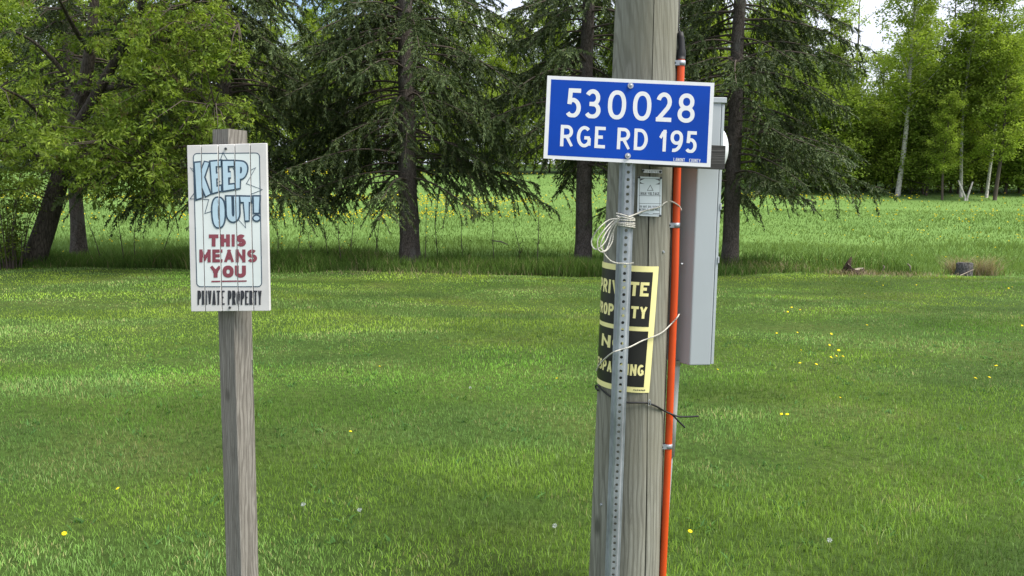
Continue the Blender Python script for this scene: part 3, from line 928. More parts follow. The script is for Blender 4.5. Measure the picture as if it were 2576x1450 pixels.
# ------------------------------------------------------------------ weathered wood, metal, paint
def wood_mat(name, dark, mid, light, scale=1.0, green=None, knots=True, rings=9.0, lying=False):
    m = mat(name, mid, .85, spec=.2); g = N(m)
    if lying:
        up = g.coords; g.coords = lambda s=(1, 1, 1), kind='Object': up((s[2], s[1], s[0]), kind)
    v = g.coords((scale, scale, scale))
    warp = g.noise(g.coords((2.2 * scale, 2.2 * scale, .8 * scale)), 2.0, 3, .5)
    st = g.coords((9 * scale, 9 * scale, .5 * scale))
    fib = g.noise(st, 6.0, 8, .72, 1.2)
    wv = g.new('ShaderNodeTexWave'); wv.wave_type = 'RINGS'; wv.rings_direction = 'Y'
    wv.inputs['Scale'].default_value = rings; wv.inputs['Distortion'].default_value = 9.0
    wv.inputs['Detail'].default_value = 2.5; wv.inputs['Detail Scale'].default_value = .7
    g.l(g.coords((2.4 * scale, 2.4 * scale, .42 * scale)), wv.inputs['Vector'])
    c = g.ramp(fib, [(.26, dark), (.5, mid), (.74, light)])
    c = g.mix(g.ramp(wv.outputs['Fac'], [(.1, bw(.6)), (.5, bw(0))]), c, dark)
    if knots:
        vo = g.new('ShaderNodeTexVoronoi'); vo.inputs['Scale'].default_value = 3.2
        g.l(g.coords((scale * 1.6, scale * 1.6, scale * .75)), vo.inputs['Vector'])
        kf = g.ramp(vo.outputs['Distance'], [(.05, bw(.75)), (.13, bw(0))])
        c = g.mix(kf, c, tuple(x * .45 for x in dark))
    if green:
        gn = g.noise(v, 2.4, 5, .6)
        c = g.mix(g.ramp(gn, [(.42, bw(0)), (.66, bw(.65))]), c, green)
    g.color(c)
    # fine vertical checks
    ck = g.noise(g.coords((55 * scale, 55 * scale, .7 * scale)), 3.0, 3, .5)
    ckf = g.ramp(ck, [(.30, bw(0)), (.38, bw(1))])
    c2 = g.mix(g.math('MULTIPLY', g.math('SUBTRACT', 1.0, ckf), .4), c, tuple(x * .35 for x in dark))
    g.color(c2)
    g.bump(g.mix(.5, fib, ckf, 'MULTIPLY'), .55, .004)
    return m
M['pole'] = wood_mat('weathered_pole', (.115, .112, .090), (.235, .232, .192), (.325, .325, .28), 1.0, (.19, .182, .135), True, 8)
M['post'] = wood_mat('grey_post', (.105, .094, .080), (.232, .214, .188), (.33, .31, .28), 1.7, None, True, 12)
M['plank_dark'] = wood_mat('dark_plank', (.03, .029, .028), (.075, .073, .07), (.15, .145, .14), 2.0, None, False, lying=True)

def painted(name, base, rough=.5, spec=.4, vary=.12, scale=6, chips=None, chip_at=.66, bumpd=0.0):
    m = mat(name, base, rough, spec=spec); g = N(m)
    n = g.noise(g.coords(), scale, 6, .6)
    c = g.ramp(n, [(.25, tuple(x * (1 - vary) for x in base)), (.75, tuple(min(1, x * (1 + vary)) for x in base))])
    if chips:
        n2 = g.noise(g.coords((1, 1, .5)), 60, 5, .7)
        c = g.mix(g.ramp(n2, [(chip_at, bw(0)), (chip_at + .05, bw(.85))]), c, chips)
    g.color(c)
    if bumpd: g.bump(n, .4, bumpd)
    return m
PALE = (.62, .605, .595)
M['sign_wood'] = painted('faded_white_plank', PALE, .75, .2, .12, 9, (.36, .33, .32), .68)
g_ = N(M['sign_wood'])
M['sign_mint'] = painted('pale_mint_paint', (.69, .735, .725), .7, .25, .07, 9, PALE, .70)
M['ink_navy'] = painted('navy_ink', (.052, .085, .125), .7, .2, .2, 20, PALE, .70)
M['ink_blue'] = painted('light_blue_ink', (.44, .58, .68), .7, .2, .10, 16, PALE, .69)
M['ink_red'] = painted('faded_red_ink', (.24, .065, .085), .7, .2, .15, 20, (.50, .42, .42), .66)
M['ink_black'] = painted('faded_black_ink', (.035, .037, .045), .7, .2, .3, 20, (.42, .40, .41), .64)
M['blue'] = painted('blue_reflective_sheet', (.0002, .050, .37), .42, .18, .14, 3, (.05, .11, .40), .70)
M['white'] = painted('white_reflective_sheet', (.70, .705, .72), .4, .4, .04, 40)
M['steel'] = None
def galv(name, base=(.38, .41, .445), rough=.45, metal=.4):
    m = mat(name, base, rough, metal); g = N(m)
    vo = g.new('ShaderNodeTexVoronoi'); vo.inputs['Scale'].default_value = 60
    g.l(g.coords((1, 1, .6)), vo.inputs['Vector'])
    n = g.noise(g.coords((1, 1, .35)), 9, 6, .65)
    c = g.mix(.25, g.ramp(n, [(.28, tuple(x * .55 for x in base)), (.55, base), (.78, tuple(min(1, x * 1.45) for x in base))]), g.ramp(vo.outputs['Distance'], [(.1, bw(.25)), (.7, bw(.8))]), 'SOFT_LIGHT')
    n2 = g.noise(g.coords((1, 1, .5)), 34, 6, .7)
    g.color(g.mix(g.ramp(n2, [(.62, bw(0)), (.72, bw(.6))]), c, (.09, .085, .08)))
    g.rough(g.ramp(n, [(.3, bw(rough - .1)), (.7, bw(rough + .2))]))
    return m
M['steel'] = galv('galvanised_steel')
M['bright_steel'] = galv('bright_bolt_steel', (.55, .56, .58), .3, .85)
M['orange'] = painted('orange_pvc', (.62, .072, .012), .45, .4, .18, 3, (.40, .10, .05), .74)
M['rubber'] = painted('black_rubber', (.012, .012, .013), .6, .4, .3, 30)
M['grey_box'] = painted('grey_enamel', (.40, .435, .455), .42, .45, .05, 3, (.22, .23, .23), .77)
M['grey_pvc'] = painted('grey_pvc', (.40, .42, .42), .5, .4, .08, 5)
M['glass_white'] = mat('frosted_meter_cover', (.72, .74, .76), .12, spec=.6)
M['yellow'] = painted('pale_yellow_print', (.84, .77, .34), .5, .4, .06, 12, (.35, .30, .16), .74)
M['black'] = painted('black_print', (.012, .011, .010), .45, .5, .3, 14, (.25, .22, .10), .76)
M['plate'] = painted('white_plate', (.68, .73, .75), .4, .4, .05, 14, (.35, .37, .37), .72)
M['ink'] = mat('plate_ink', (.03, .035, .04), .6)
def rope_mat():
    m = mat('white_nylon_rope', (.55, .53, .46), .85, spec=.2); g = N(m)
    n = g.noise(g.coords(), 220, 3, .6)
    g.color(g.ramp(n, [(.3, (.33, .31, .26)), (.6, (.62, .60, .53))]))
    return m
M['rope'] = rope_mat()

# ------------------------------------------------------------------ utility pole
YP = 2.85
PT, PB = P(1628.5, 0, YP), P(1570.5, 1450, YP)
def pole_axis(z):
    t = (z - PB.z) / (PT.z - PB.z); return PB.x + (PT.x - PB.x) * t
def pole_r(z):
    t = (z - PB.z) / (PT.z - PB.z)
    return max(.085, .1415 + (.1165 - .1415) * min(t, 1) - max(0, t - 1) * .006)
def pole_pt(px, py, off=0.0):
    """where the sight line meets the pole's surface (or grazes it), off in front"""
    d = ray(px, py); t = 2.7
    for _ in range(8):
        z = CAM_LOC.z + d.z * t; cx = pole_axis(z); R = pole_r(z) + off
        a = d.x ** 2 + d.y ** 2; b = -2 * (d.x * cx + d.y * YP); c = cx * cx + YP * YP - R * R
        q = b * b - 4 * a * c
        t = (-b - math.sqrt(q)) / (2 * a) if q > 0 else -b / (2 * a)
    return CAM_LOC + d * t
def pole_at(theta, z, off=0.0):
    """theta 0 faces the camera side (-Y), positive to the right"""
    r = pole_r(z) + off
    return Vector((pole_axis(z) + r * math.sin(theta), YP - r * math.cos(theta), z))

def build_pole():
    base = Vector((pole_axis(0), YP, 0))
    t = empty('utility_pole', base)
    zs = np.concatenate([np.linspace(-.4, 3.0, 120), np.linspace(3.1, 8.5, 30)])
    rng = np.random.default_rng(4); nn = VNoise(50)
    V = []; K = 72
    for z in zs:
        th_c = rad(24) - rad(24) * np.clip((z - PB.z) / (PT.z - PB.z), 0, 1.2) + .03 * math.sin(z * 3.1)
        w = .017 + .005 * math.sin(z * 5)
        th = np.concatenate([[th_c - w, th_c - w * .25, th_c + w * .25, th_c + w], np.linspace(th_c + w, th_c + 2 * math.pi - w, K + 2)[1:-1]])
        for i, a in enumerate(th):
            dep = -.030 if i in (1, 2) else 0
            bumpy = .0022 * (float(nn(np.array(a * 6.), np.array(z * 1.2))) - .5) * 2 + .0016 * math.sin(a * 3 + z)
            p = pole_at(a, z, dep + bumpy); V.append(tuple(p))
    m = K + 4; n = len(zs)
    i = np.arange(n - 1)[:, None] * m; j = np.arange(m)[None, :]; j2 = (j + 1) % m
    F = np.stack([i + j, i + j2, i + m + j2, i + m + j], -1).reshape(-1, 4)
    o = np_obj('shaft', np.array(V), F, M['pole'], t, smooth=False)
    o.data.polygons.foreach_set('use_smooth', np.ones(len(o.data.polygons), dtype=bool))
    o.data.set_sharp_from_angle(angle=rad(40))
    bm = bmesh.new(); bmesh.ops.create_circle(bm, cap_ends=True, segments=32, radius=pole_r(8.5) * .99, matrix=Matrix.Translation((pole_axis(8.5), YP, 8.498)))
    bm_obj('top_cap', bm, M['pole'], t)
    # nail heads and a staple
    for (px, py) in ((1669, 634), (1716, 665), (1512, 1270)):
        p = pole_pt(px, py, .001); nrm = Vector((p.x - pole_axis(p.z), p.y - YP, 0)).normalized()
        bm = bmesh.new(); bmesh.ops.create_cone(bm, cap_ends=True, segments=10, radius1=.0055, radius2=.004, depth=.006, matrix=Matrix.Translation(p) @ nrm.to_track_quat('Z', 'Y').to_matrix().to_4x4())
        bm_obj('nail', bm, M['steel'], t)
    tag(t, 'thick weathered grey wooden utility pole with a long vertical crack', 'pole')
build_pole()

# metal tag and high voltage plate nailed to the pole
def nail(p, nrm, r, parent, m='ink', d=.006):
    bm = bmesh.new(); bmesh.ops.create_cone(bm, cap_ends=True, segments=12, radius1=r, radius2=r * .75, depth=d, matrix=Matrix.Translation(p + nrm * d * .5) @ nrm.to_track_quat('Z', 'Y').to_matrix().to_4x4())
    return bm_obj('nail', bm, M[m], parent)

def plate_thing(name, corn, p0, n, th, mt, rim=None):
    """flat plate cut out by four picture points on the plane (p0, n)"""
    W4 = [on_plane(px, py, p0, n) for px, py in corn]
    t = empty(name, (W4[2] + W4[3]) / 2)
    bm = bmesh.new(); box_bm(bm, [tuple(c) for c in W4] + [tuple(c - n * th) for c in W4])
    bm_obj('panel', bm, mt, t)
    return t, W4

def build_pole_plates():
    c3 = crop(1740, 480, 3.815)
    mid = pole_pt(1634, 495, .009); n = Vector((mid.x - pole_axis(mid.z), mid.y - YP, 0)).normalized()
    cpx = [(665, 190), (938, 200), (930, 652), (655, 640)]
    t, W4 = plate_thing('warning_plate', [c3(*q) for q in cpx], mid, n, .0016, M['plate'])
    fn, uv = plane_map(cpx, W4, n)
    a = Art()
    a.line([(684, 210), (917, 218), (910, 632), (676, 620), (684, 210)], 3.5, 0, .6)
    for y in (408, 497): a.line([(676, y), (926, y + 5)], 4, 0, .6)
    for pts in ([(688, 216), (745, 216), (700, 232), (690, 246)], [(686, 272), (688, 250), (704, 264), (740, 276)], [(912, 222), (858, 220), (900, 236), (910, 250)], [(910, 282), (911, 256), (896, 270), (862, 280)]): a.poly(pts, 0, .6)
    a.line([(805, 290), (836, 350), (770, 349), (805, 290)], 5, 0, .6)
    a.text('HIGH VOLTAGE', 694, 908, 368, 402, 5, 0, .6, .35, .012)
    a.text('DO NOT DIG WITHIN', 684, 904, 522, 546, 3.6, 0, .6, .35, .02)
    a.text('METRES OF THIS POLE', 679, 910, 556, 580, 3.6, 0, .6, .35, .02)
    a.line([(690, 610), (786, 614)], 4, 0, .6); a.line([(836, 614), (905, 617)], 6, 0, .6)
    bm_obj('lettering', a.bmesh(fn), M['ink'], t)
    for (x, y) in ((676, 202), (926, 208), (918, 641), (666, 636)): nail(fn(x, y, 0), n, .0042, t)
    tag(t, 'small white high voltage warning plate nailed to the utility pole', 'sign')
    mid = pole_pt(1641, 432, .006); n = Vector((mid.x - pole_axis(mid.z), mid.y - YP, 0)).normalized()
    cpx = [(712, 108), (940, 113), (938, 155), (728, 148)]
    t, W4 = plate_thing('metal_tag', [c3(*q) for q in cpx], mid, n, .001, M['bright_steel'])
    fn, uv = plane_map(cpx, W4, n)
    a = Art()
    for k, x in enumerate((770, 792, 822, 858, 884)): a.line(['b', (x, 124 + k), (x + (k % 2) * 8, 143 + k)], 4, 0, .6)
    bm_obj('lettering', a.bmesh(fn), M['ink'], t)
    for (x, y) in ((722, 124), (920, 138)): nail(fn(x, y, 0), n, .0042, t)
    tag(t, 'small shiny metal number tag nailed just under the blue sign', 'tag')
build_pole_plates()

def build_wrap_sign():
    """private property sign bent round the left side of the pole"""
    zt = pole_pt(1600, 668, .002).z; zb = pole_pt(1580, 985, .002).z
    Hs = zt - zb; Ws = .300; th_r = rad(28)
    zc = (zt + zb) / 2; Rm = pole_r(zc) + .003
    tilt = math.tan(rad(1.2))
    def fn(x, y, lift):
        """x 0..1, y 0..1 from the top left of the sheet"""
        z = zt - y * Hs - (x - .5) * Ws * .03
        th = th_r - (1 - x) * Ws / Rm - tilt * y * Hs / Rm * 2.2
        return pole_at(th, z, .004 + lift * .0005)
    t = empty('private_property_sign', fn(.5, 1, 0))
    n = 40
    V = []; F = []
    for k, l in enumerate((0, -4)):
        for j in range(25):
            for i in range(n + 1): V.append(tuple(fn(i / n, j / 24, l)))
    for j in range(24):
        for i in range(n):
            a = j * (n + 1) + i; F.append((a, a + n + 1, a + n + 2, a + 1))
            b = a + 25 * (n + 1); F.append((b, b + 1, b + n + 2, b + n + 1))
    np_obj('sheet', np.array(V), np.array(F), M['yellow'], t, smooth=True)
    def printed(art, name, m):
        # cut the print into narrow strips so that it follows the bend
        bm = bmesh.new()
        for pts, ink, lift in art.polys:
            vs_ = [bm.verts.new((p[0], p[1], lift)) for p in pts]
            try: bm.faces.new(vs_)
            except ValueError: pass
        for i in range(1, n):
            bmesh.ops.bisect_plane(bm, geom=bm.verts[:] + bm.edges[:] + bm.faces[:], plane_co=(i / n, 0, 0), plane_no=(1, 0, 0))
        for j in range(1, 24):
            bmesh.ops.bisect_plane(bm, geom=bm.verts[:] + bm.edges[:] + bm.faces[:], plane_co=(0, j / 24, 0), plane_no=(0, 1, 0))
        for v in bm.verts: v.co = fn(v.co.x, v.co.y, v.co.z)
        bm_obj(name, bm, m, t)
    A1 = Art(); mx_, my_ = .062, .045
    A1.poly([(mx_, my_), (1 - mx_ * 1.25, my_), (1 - mx_ * 1.25, .475), (mx_, .475)], 0, 1)
    A1.poly([(mx_, .51), (1 - mx_ * 1.25, .51), (1 - mx_ * 1.25, 1 - my_), (mx_, 1 - my_)], 0, 1)
    for k, pl in enumerate(A1.polys): pass
    printed(A1, 'black_field', M['black'])
    def put(txt, x0, x1, y0, y1, s, gap=.16):
        w = [(.42 if c == 'I' else 1.0) for c in txt]; unit = (x1 - x0) / (sum(w) + gap * (len(txt) - 1)); x = x0
        for c, ww in zip(txt, w):
            k = Ws / Hs
            tmp = Art(); tmp.glyph(c, 0, 0, unit * ww * Ws, (y1 - y0) * Hs, s, 0, 2)
            A2 = Art()
            for pts, ink, lift in tmp.polys: A2.poly([(x + p[0] / Ws, y0 + p[1] / Hs) for p in pts], 0, lift)
            printed(A2, 'letter', M['yellow'])
            x += unit * (ww + gap)
    put('PRIVATE', .085, .885, .125, .235, .0112)
    put('PROPERTY', .05, .885, .315, .41, .0100)
    put('NO', .27, .66, .57, .67, .0145)
    put('TRESPASSING', -.02, .905, .775, .865, .0082)
    A3 = Art(); tmp = Art(); [tmp.line(['b', (k * .0064, .003), (k * .0064 + .0045, .003 + .001 * (k % 2))], .0042, 0, 2) for k in range(7)]
    for pts, ink, lift in tmp.polys: A3.poly([(.80 + p[0] / Ws, .972 + p[1] / Hs) for p in pts], 0, 2)
    printed(A3, 'small_print', M['ink'])
    tag(t, 'black and yellow private property no trespassing sign bent round the pole', 'sign')
build_wrap_sign()

# ------------------------------------------------------------------ perforated channel post
CT, CB = P(1577, 405, 2.655), P(1538.5, 1480, 2.70)
def build_channel():
    d = (CT - CB).normalized(); base = CB - d * ((CB.z + .15) / d.z)
    top = P(1586, 205, 2.648)
    d = (top - base).normalized(); length = (top - base).length
    ux = Vector((1, 0, 0)) - d * d.x; ux.normalize(); un = ux.cross(d).normalized()     # un faces the viewer
    if un.y > 0: un = -un
    t = empty('channel_post', base)
    tag(t, 'perforated galvanised steel channel post carrying the blue sign', 'post')
    wb, sw, lip, dep, th = .0090, .0105, .0085, .030, .0032
    bm = bmesh.new()
    # web: strip of square cells each with a round hole; sides and lips behind
    pitch = .0254; ncell = int(length / pitch); hr = .0060
    def pt(x, s, z): return base + ux * x + d * s + un * z
    zf = dep
    for layer in (zf, zf - th):
        for c in range(ncell):
            s0, s1 = c * pitch, (c + 1) * pitch; sm = (s0 + s1) / 2
            outer = [(-wb, s0), (0, s0), (wb, s0), (wb, sm), (wb, s1), (0, s1), (-wb, s1), (-wb, sm)]
            ang = [225, 270, 315, 0, 45, 90, 135, 180]
            vo = [bm.verts.new(pt(x, s, layer)) for x, s in outer]
            vi = [bm.verts.new(pt(hr * math.cos(rad(a)), sm + hr * math.sin(rad(a)), layer)) for a in ang]
            for i in range(8):
                j = (i + 1) % 8; bm.faces.new((vo[i], vo[j], vi[j], vi[i]))
            if layer == zf:
                vb = [bm.verts.new(v.co - un * th) for v in vi]
                for i in range(8):
                    j = (i + 1) % 8; bm.faces.new((vi[i], vi[j], vb[j], vb[i]))
    for sx in (-1, 1):
        prof = [(wb, zf), (wb + .003, zf - .001), (wb + sw, .004), (wb + sw + .0015, .002), (wb + sw + lip, .002), (wb + sw + lip, -.001), (wb + sw, -.001), (wb + .0005, zf - th)]
        L_ = ncell * pitch
        for i in range(len(prof) - 1):
            (x0, z0), (x1, z1) = prof[i], prof[i + 1]
            bm.faces.new([bm.verts.new(pt(sx * x0, 0, z0)), bm.verts.new(pt(sx * x1, 0, z1)), bm.verts.new(pt(sx * x1, L_, z1)), bm.verts.new(pt(sx * x0, L_, z0))])
    bmesh.ops.remove_doubles(bm, verts=bm.verts[:], dist=.00005)
    bmesh.ops.recalc_face_normals(bm, faces=bm.faces[:])
    bm_obj('channel', bm, M['steel'], t)
    return t, pt
build_channel()

# ------------------------------------------------------------------ blue address sign
def build_blue_sign():
    cpx = [(170, 110), (2188, 198), (2140, 1217), (122, 1110)]
    c2 = crop(1600, 200, 4.027)
    n = Vector((.045, -1, .03)).normalized(); p0 = P(1582, 305, 2.612)
    W4 = [on_plane(*c2(*q), p0, n) for q in cpx]
    t = empty('address_sign', (W4[2] + W4[3]) / 2)
    bm = bmesh.new(); box_bm(bm, [tuple(c) for c in W4] + [tuple(c - n * .002) for c in W4])
    bm_obj('panel', bm, M['white'], t)
    fn, uv = plane_map(cpx, W4, n)
    a = Art(); a.poly([(215, 155), (2140, 238), (2095, 1167), (173, 1071)], 0, 1)
    bm_obj('blue_field', a.bmesh(fn), M['blue'], t)
    def xy(u, v):
        TL, TR, BR, BL = cpx
        return tuple((TL[i] * (1 - u) + TR[i] * u) * (1 - v) + (BL[i] * (1 - u) + BR[i] * u) * v for i in (0, 1))
    def row(chars, spans, v0, v1, s, name):
        for c, (u0, u1) in zip(chars, spans):
            a = Art(); w, h = (u1 - u0) * 2018, (v1 - v0) * 1003
            a.glyph(c, 0, 0, w, h, s, 0, 2, quad=(xy(u0, v0), xy(u1, v0), xy(u1, v1), xy(u0, v1)))
            bm_obj('digit' if c.isdigit() else 'letter', a.bmesh(fn), M['white'], t)
    row('530028', ((.119, .207), (.235, .325), (.367, .476), (.517, .627), (.657, .750), (.786, .889)), .139, .487, 51, 'house_number')
    row('RGERD195', ((.094, .170), (.191, .275), (.298, .361), (.432, .510), (.533, .615), (.683, .728), (.751, .826), (.843, .910)), .583, .842, 40, 'road_name')
    a = Art(); w0 = .775
    txt = 'LAMONT  COUNTY'; st = (.940 - .775) / len(txt)
    for i, c in enumerate(txt):
        u0 = .775 + i * st; a.glyph(c, 0, 0, st * .78 * 2018, .042 * 1003, 5.5, 0, 2, quad=(xy(u0, .910), xy(u0 + st * .78, .910), xy(u0 + st * .78, .952), xy(u0, .952)))
    bm_obj('county_name', a.bmesh(fn), M['white'], t)
    for (x, y) in ((1168, 232), (1135, 1080)):
        p = fn(x, y, 0); rot = n.to_track_quat('Z', 'Y').to_matrix().to_4x4()
        bm = bmesh.new()
        bmesh.ops.create_cone(bm, cap_ends=True, segments=24, radius1=.0105, radius2=.0098, depth=.003, matrix=Matrix.Translation(p + n * .0022) @ rot)
        bmesh.ops.create_cone(bm, cap_ends=True, segments=6, radius1=.0066, radius2=.0058, depth=.006, matrix=Matrix.Translation(p + n * .0065) @ rot @ Matrix.Rotation(.3, 4, 'Z'))
        bmesh.ops.create_uvsphere(bm, u_segments=12, v_segments=6, radius=.0045, matrix=Matrix.Translation(p + n * .009) @ rot @ Matrix.Diagonal((1, 1, .4, 1)))
        bm_obj('bolt', bm, M['bright_steel'], t)
    tag(t, 'blue rural address sign with white border and numbers 530028', 'sign')
    # dark plank behind it
    p0b = P(1700, 395, 2.70); nb = Vector((.02, -1, .0)).normalized()
    W4 = [on_plane(px, py, p0b, nb) for px, py in ((1640, 358), (1826, 367), (1823, 427), (1636, 418))]
    t2 = empty('backing_board', (W4[2] + W4[3]) / 2)
    bm = bmesh.new(); box_bm(bm, [tuple(c) for c in W4] + [tuple(c - nb * .022) for c in W4]); bevel(bm, .002)
    bm_obj('board', bm, M['plank_dark'], t2)
    tag(t2, 'dark weathered board end sticking out behind the blue sign', 'board')
build_blue_sign()

# ------------------------------------------------------------------ orange conduit with straps
def build_conduit():
    pts = [(1714, 128), (1709, 280), (1704, 430), (1700.5, 570), (1697, 721), (1688, 950), (1678.5, 1190), (1667, 1450), (1660, 1620)]
    Yc = 2.80
    W_ = catmull([P(a, b, Yc) for a, b in pts], 6)
    W_ = W_[W_[:, 2] > -.2]
    t = empty('orange_conduit', tuple(W_[-1]))
    tb = Tubes(); tb.add(W_, .0138, 20); tb.build('pipe', M['orange'], t)
    tb = Tubes(); s = [np.array(P(x, y, Yc)) for x, y in ((1712.5, 150), (1713, 141), (1714, 133), (1714.5, 120), (1713, 95), (1711, 82))]
    tb.add(s, [.0158, .0165, .0165, .0122, .0118, .010], 20); tb.build('rubber_sleeve', M['rubber'], t)
    tb = Tubes(); tb.add([np.array(P(x, y, Yc + .01)) for x, y in ((1711, 84), (1706, 70), (1707, 30), (1709, -60), (1714, -400))], .0035, 8); tb.build('cable', M['rubber'], t)
    for (x, y) in ((1713, 160), (1699.5, 567), (1680.5, 1122)):
        c = np.array(P(x, y, Yc)); dn = np.array(P(x - .3, y + 8, Yc)) - c; dn /= np.linalg.norm(dn)
        tb = Tubes(); tb.add([c - dn * .009, c - dn * .0088, c + dn * .0088, c + dn * .009], [.0142, .0166, .0166, .0142], 20, cap=False)
        o = tb.build('strap', M['steel'], t)
        # ear of the strap screwed to the pole
        e0 = Vector(c) + Vector((-.012, -.0135, 0)); bm = bmesh.new()
        q = [Vector((-.022, 0, .009)), Vector((.008, -.001, .009)), Vector((.008, -.001, -.009)), Vector((-.022, 0, -.009))]
        box_bm(bm, [tuple(e0 + v) for v in q] + [tuple(e0 + v + Vector((0, .003, 0))) for v in q])
        e = bm_obj('strap_ear', bm, M['steel'], o); e.location = (0, 0, 0)
        bm = bmesh.new(); bmesh.ops.create_uvsphere(bm, u_segments=10, v_segments=6, radius=.004, matrix=Matrix.Translation(e0 + Vector((-.013, -.001, 0))))
        e = bm_obj('screw', bm, M['ink'], o); e.location = (0, 0, 0)
    tag(t, 'orange plastic conduit strapped to the right side of the pole', 'pipe')
build_conduit()

# ------------------------------------------------------------------ grey meter cabinet
def build_cabinet():
    top_c, bot_c = P(1762, 246, 2.80), P(1735, 920, 2.80)        # the near upright corner
    d = (top_c - bot_c).normalized(); Hc = (top_c - bot_c).length
    a = Vector((math.cos(rad(6)), math.sin(rad(6)), 0)); b = Vector((-math.sin(rad(34)), math.cos(rad(34)), 0))   # side face, back face
    wa, wb_ = .083, .25
    c = Vector((a.x, a.y, 0))
    foot = [Vector((0, 0, 0)), a * wa, a * wa + Vector((-.05, .26, 0)), b * wb_]
    t = empty('meter_cabinet', bot_c)
    def prism(name, f0, z0, z1, m, parent, bev=.003):
        bm = bmesh.new()
        lo = [bm.verts.new(bot_c + v + d * z0) for v in f0]; hi = [bm.verts.new(bot_c + v + d * z1) for v in f0]
        bm.faces.new(lo[::-1]); bm.faces.new(hi)
        for i in range(len(f0)):
            j = (i + 1) % len(f0); bm.faces.new((lo[i], lo[j], hi[j], hi[i]))
        bmesh.ops.recalc_face_normals(bm, faces=bm.faces[:]); bevel(bm, bev)
        o = bm_obj(name, bm, m, t)
        return o
    body = prism('body', foot, 0, Hc, M['grey_box'], t, .004)
    dr = Vector((-.05, .26, 0)); dn = Vector((dr.y, -dr.x, 0)).normalized()
    q = a * (wa + .0012)
    door = prism('door', [q, q + dn * .011, q + dn * .011 + dr * .98, q + dr * .98], .004, Hc - .022, M['grey_box'], t, .0015)
    cap = [Vector((-.006, -.006, 0)), a * (wa + .017) + Vector((0, -.006, 0)), a * (wa + .017) + dr, b * (wb_ + .004)]
    prism('rain_hood', cap, Hc - .018, Hc + .002, M['grey_box'], t, .002)
    for y in (520, 655):
        z = (P(1800, y, 2.8) - bot_c).dot(d)
        qq = q + dn * .0115
        f0 = [qq + Vector((-.003, -.005, 0)), qq + dn * .006 + Vector((-.003, -.005, 0)), qq + dn * .006 + dr * .06, qq + dr * .06]
        prism('latch', f0, z - .013, z + .012, M['grey_box'], t, .0015)
    # round meter on the door
    mc = bot_c + d * ((P(1815, 372, 2.8) - bot_c).dot(d)) + q + dn * .010 + dr * .45
    rot = dn.to_track_quat('Z', 'Y').to_matrix().to_4x4()
    prof = [(0.096, 0), (.096, .013), (.090, .015), (.088, .024), (.084, .038), (.069, .049), (.034, .055), (.001, .056)]
    V = []; K = 40
    for r, h in prof:
        for k in range(K):
            v = mc + (rot @ Vector((r * math.cos(2 * math.pi * k / K), r * math.sin(2 * math.pi * k / K), h)))
            V.append(tuple(v))
    m = len(prof); i = np.arange(m - 1)[:, None] * K; j = np.arange(K)[None, :]; j2 = (j + 1) % K
    F = np.stack([i + j, i + j2, i + K + j2, i + K + j], -1).reshape(-1, 4)
    mo = np_obj('meter_cover', np.array(V), F, M['glass_white'], t, smooth=True)
    tb = Tubes(); ring = np.array([mc + (rot @ Vector((.095 * math.cos(x), .095 * math.sin(x), .008))) for x in np.linspace(0, 2 * math.pi, 41)])
    tb.add(ring, .004, 8, cap=False); r_ = tb.build('rim', M['bright_steel'], mo); r_.location = (0, 0, 0)
    tag(t, 'tall narrow grey metal meter cabinet with round meter, right of the pole', 'cabinet')
    # conduit leaving its bottom
    pts = [(1699, 905), (1698, 925), (1692, 1030), (1685, 1148)]
    w = [np.array(P(x, y, 2.86)) for x, y in pts]
    low = w[-1] + (w[-1] - w[-2]) / np.linalg.norm(w[-1] - w[-2]) * .9; low[2] = -.1
    t = empty('grey_conduit', tuple(low))
    tb = Tubes(); tb.add([w[0], w[1], w[2], w[3]], [.0215, .0195, .0185, .0185], 18); tb.build('wide_pipe', M['grey_pvc'], t)
    tb = Tubes(); tb.add([w[3], w[3] * .99 + low * .01, low], [.0125, .0125, .0125], 16); tb.build('narrow_pipe', M['grey_pvc'], t)
    tb = Tubes(); tb.add([w[0], w[0] * .35 + w[1] * .65], [.0235, .0235], 18); tb.build('coupling', M['grey_pvc'], t)
    tag(t, 'pale grey plastic pipe running down from the meter cabinet', 'pipe')
build_cabinet()

# ------------------------------------------------------------------ rope, cable
def rope_pts(pts, f):
    return catmull([f(*q) for q in pts], 7)

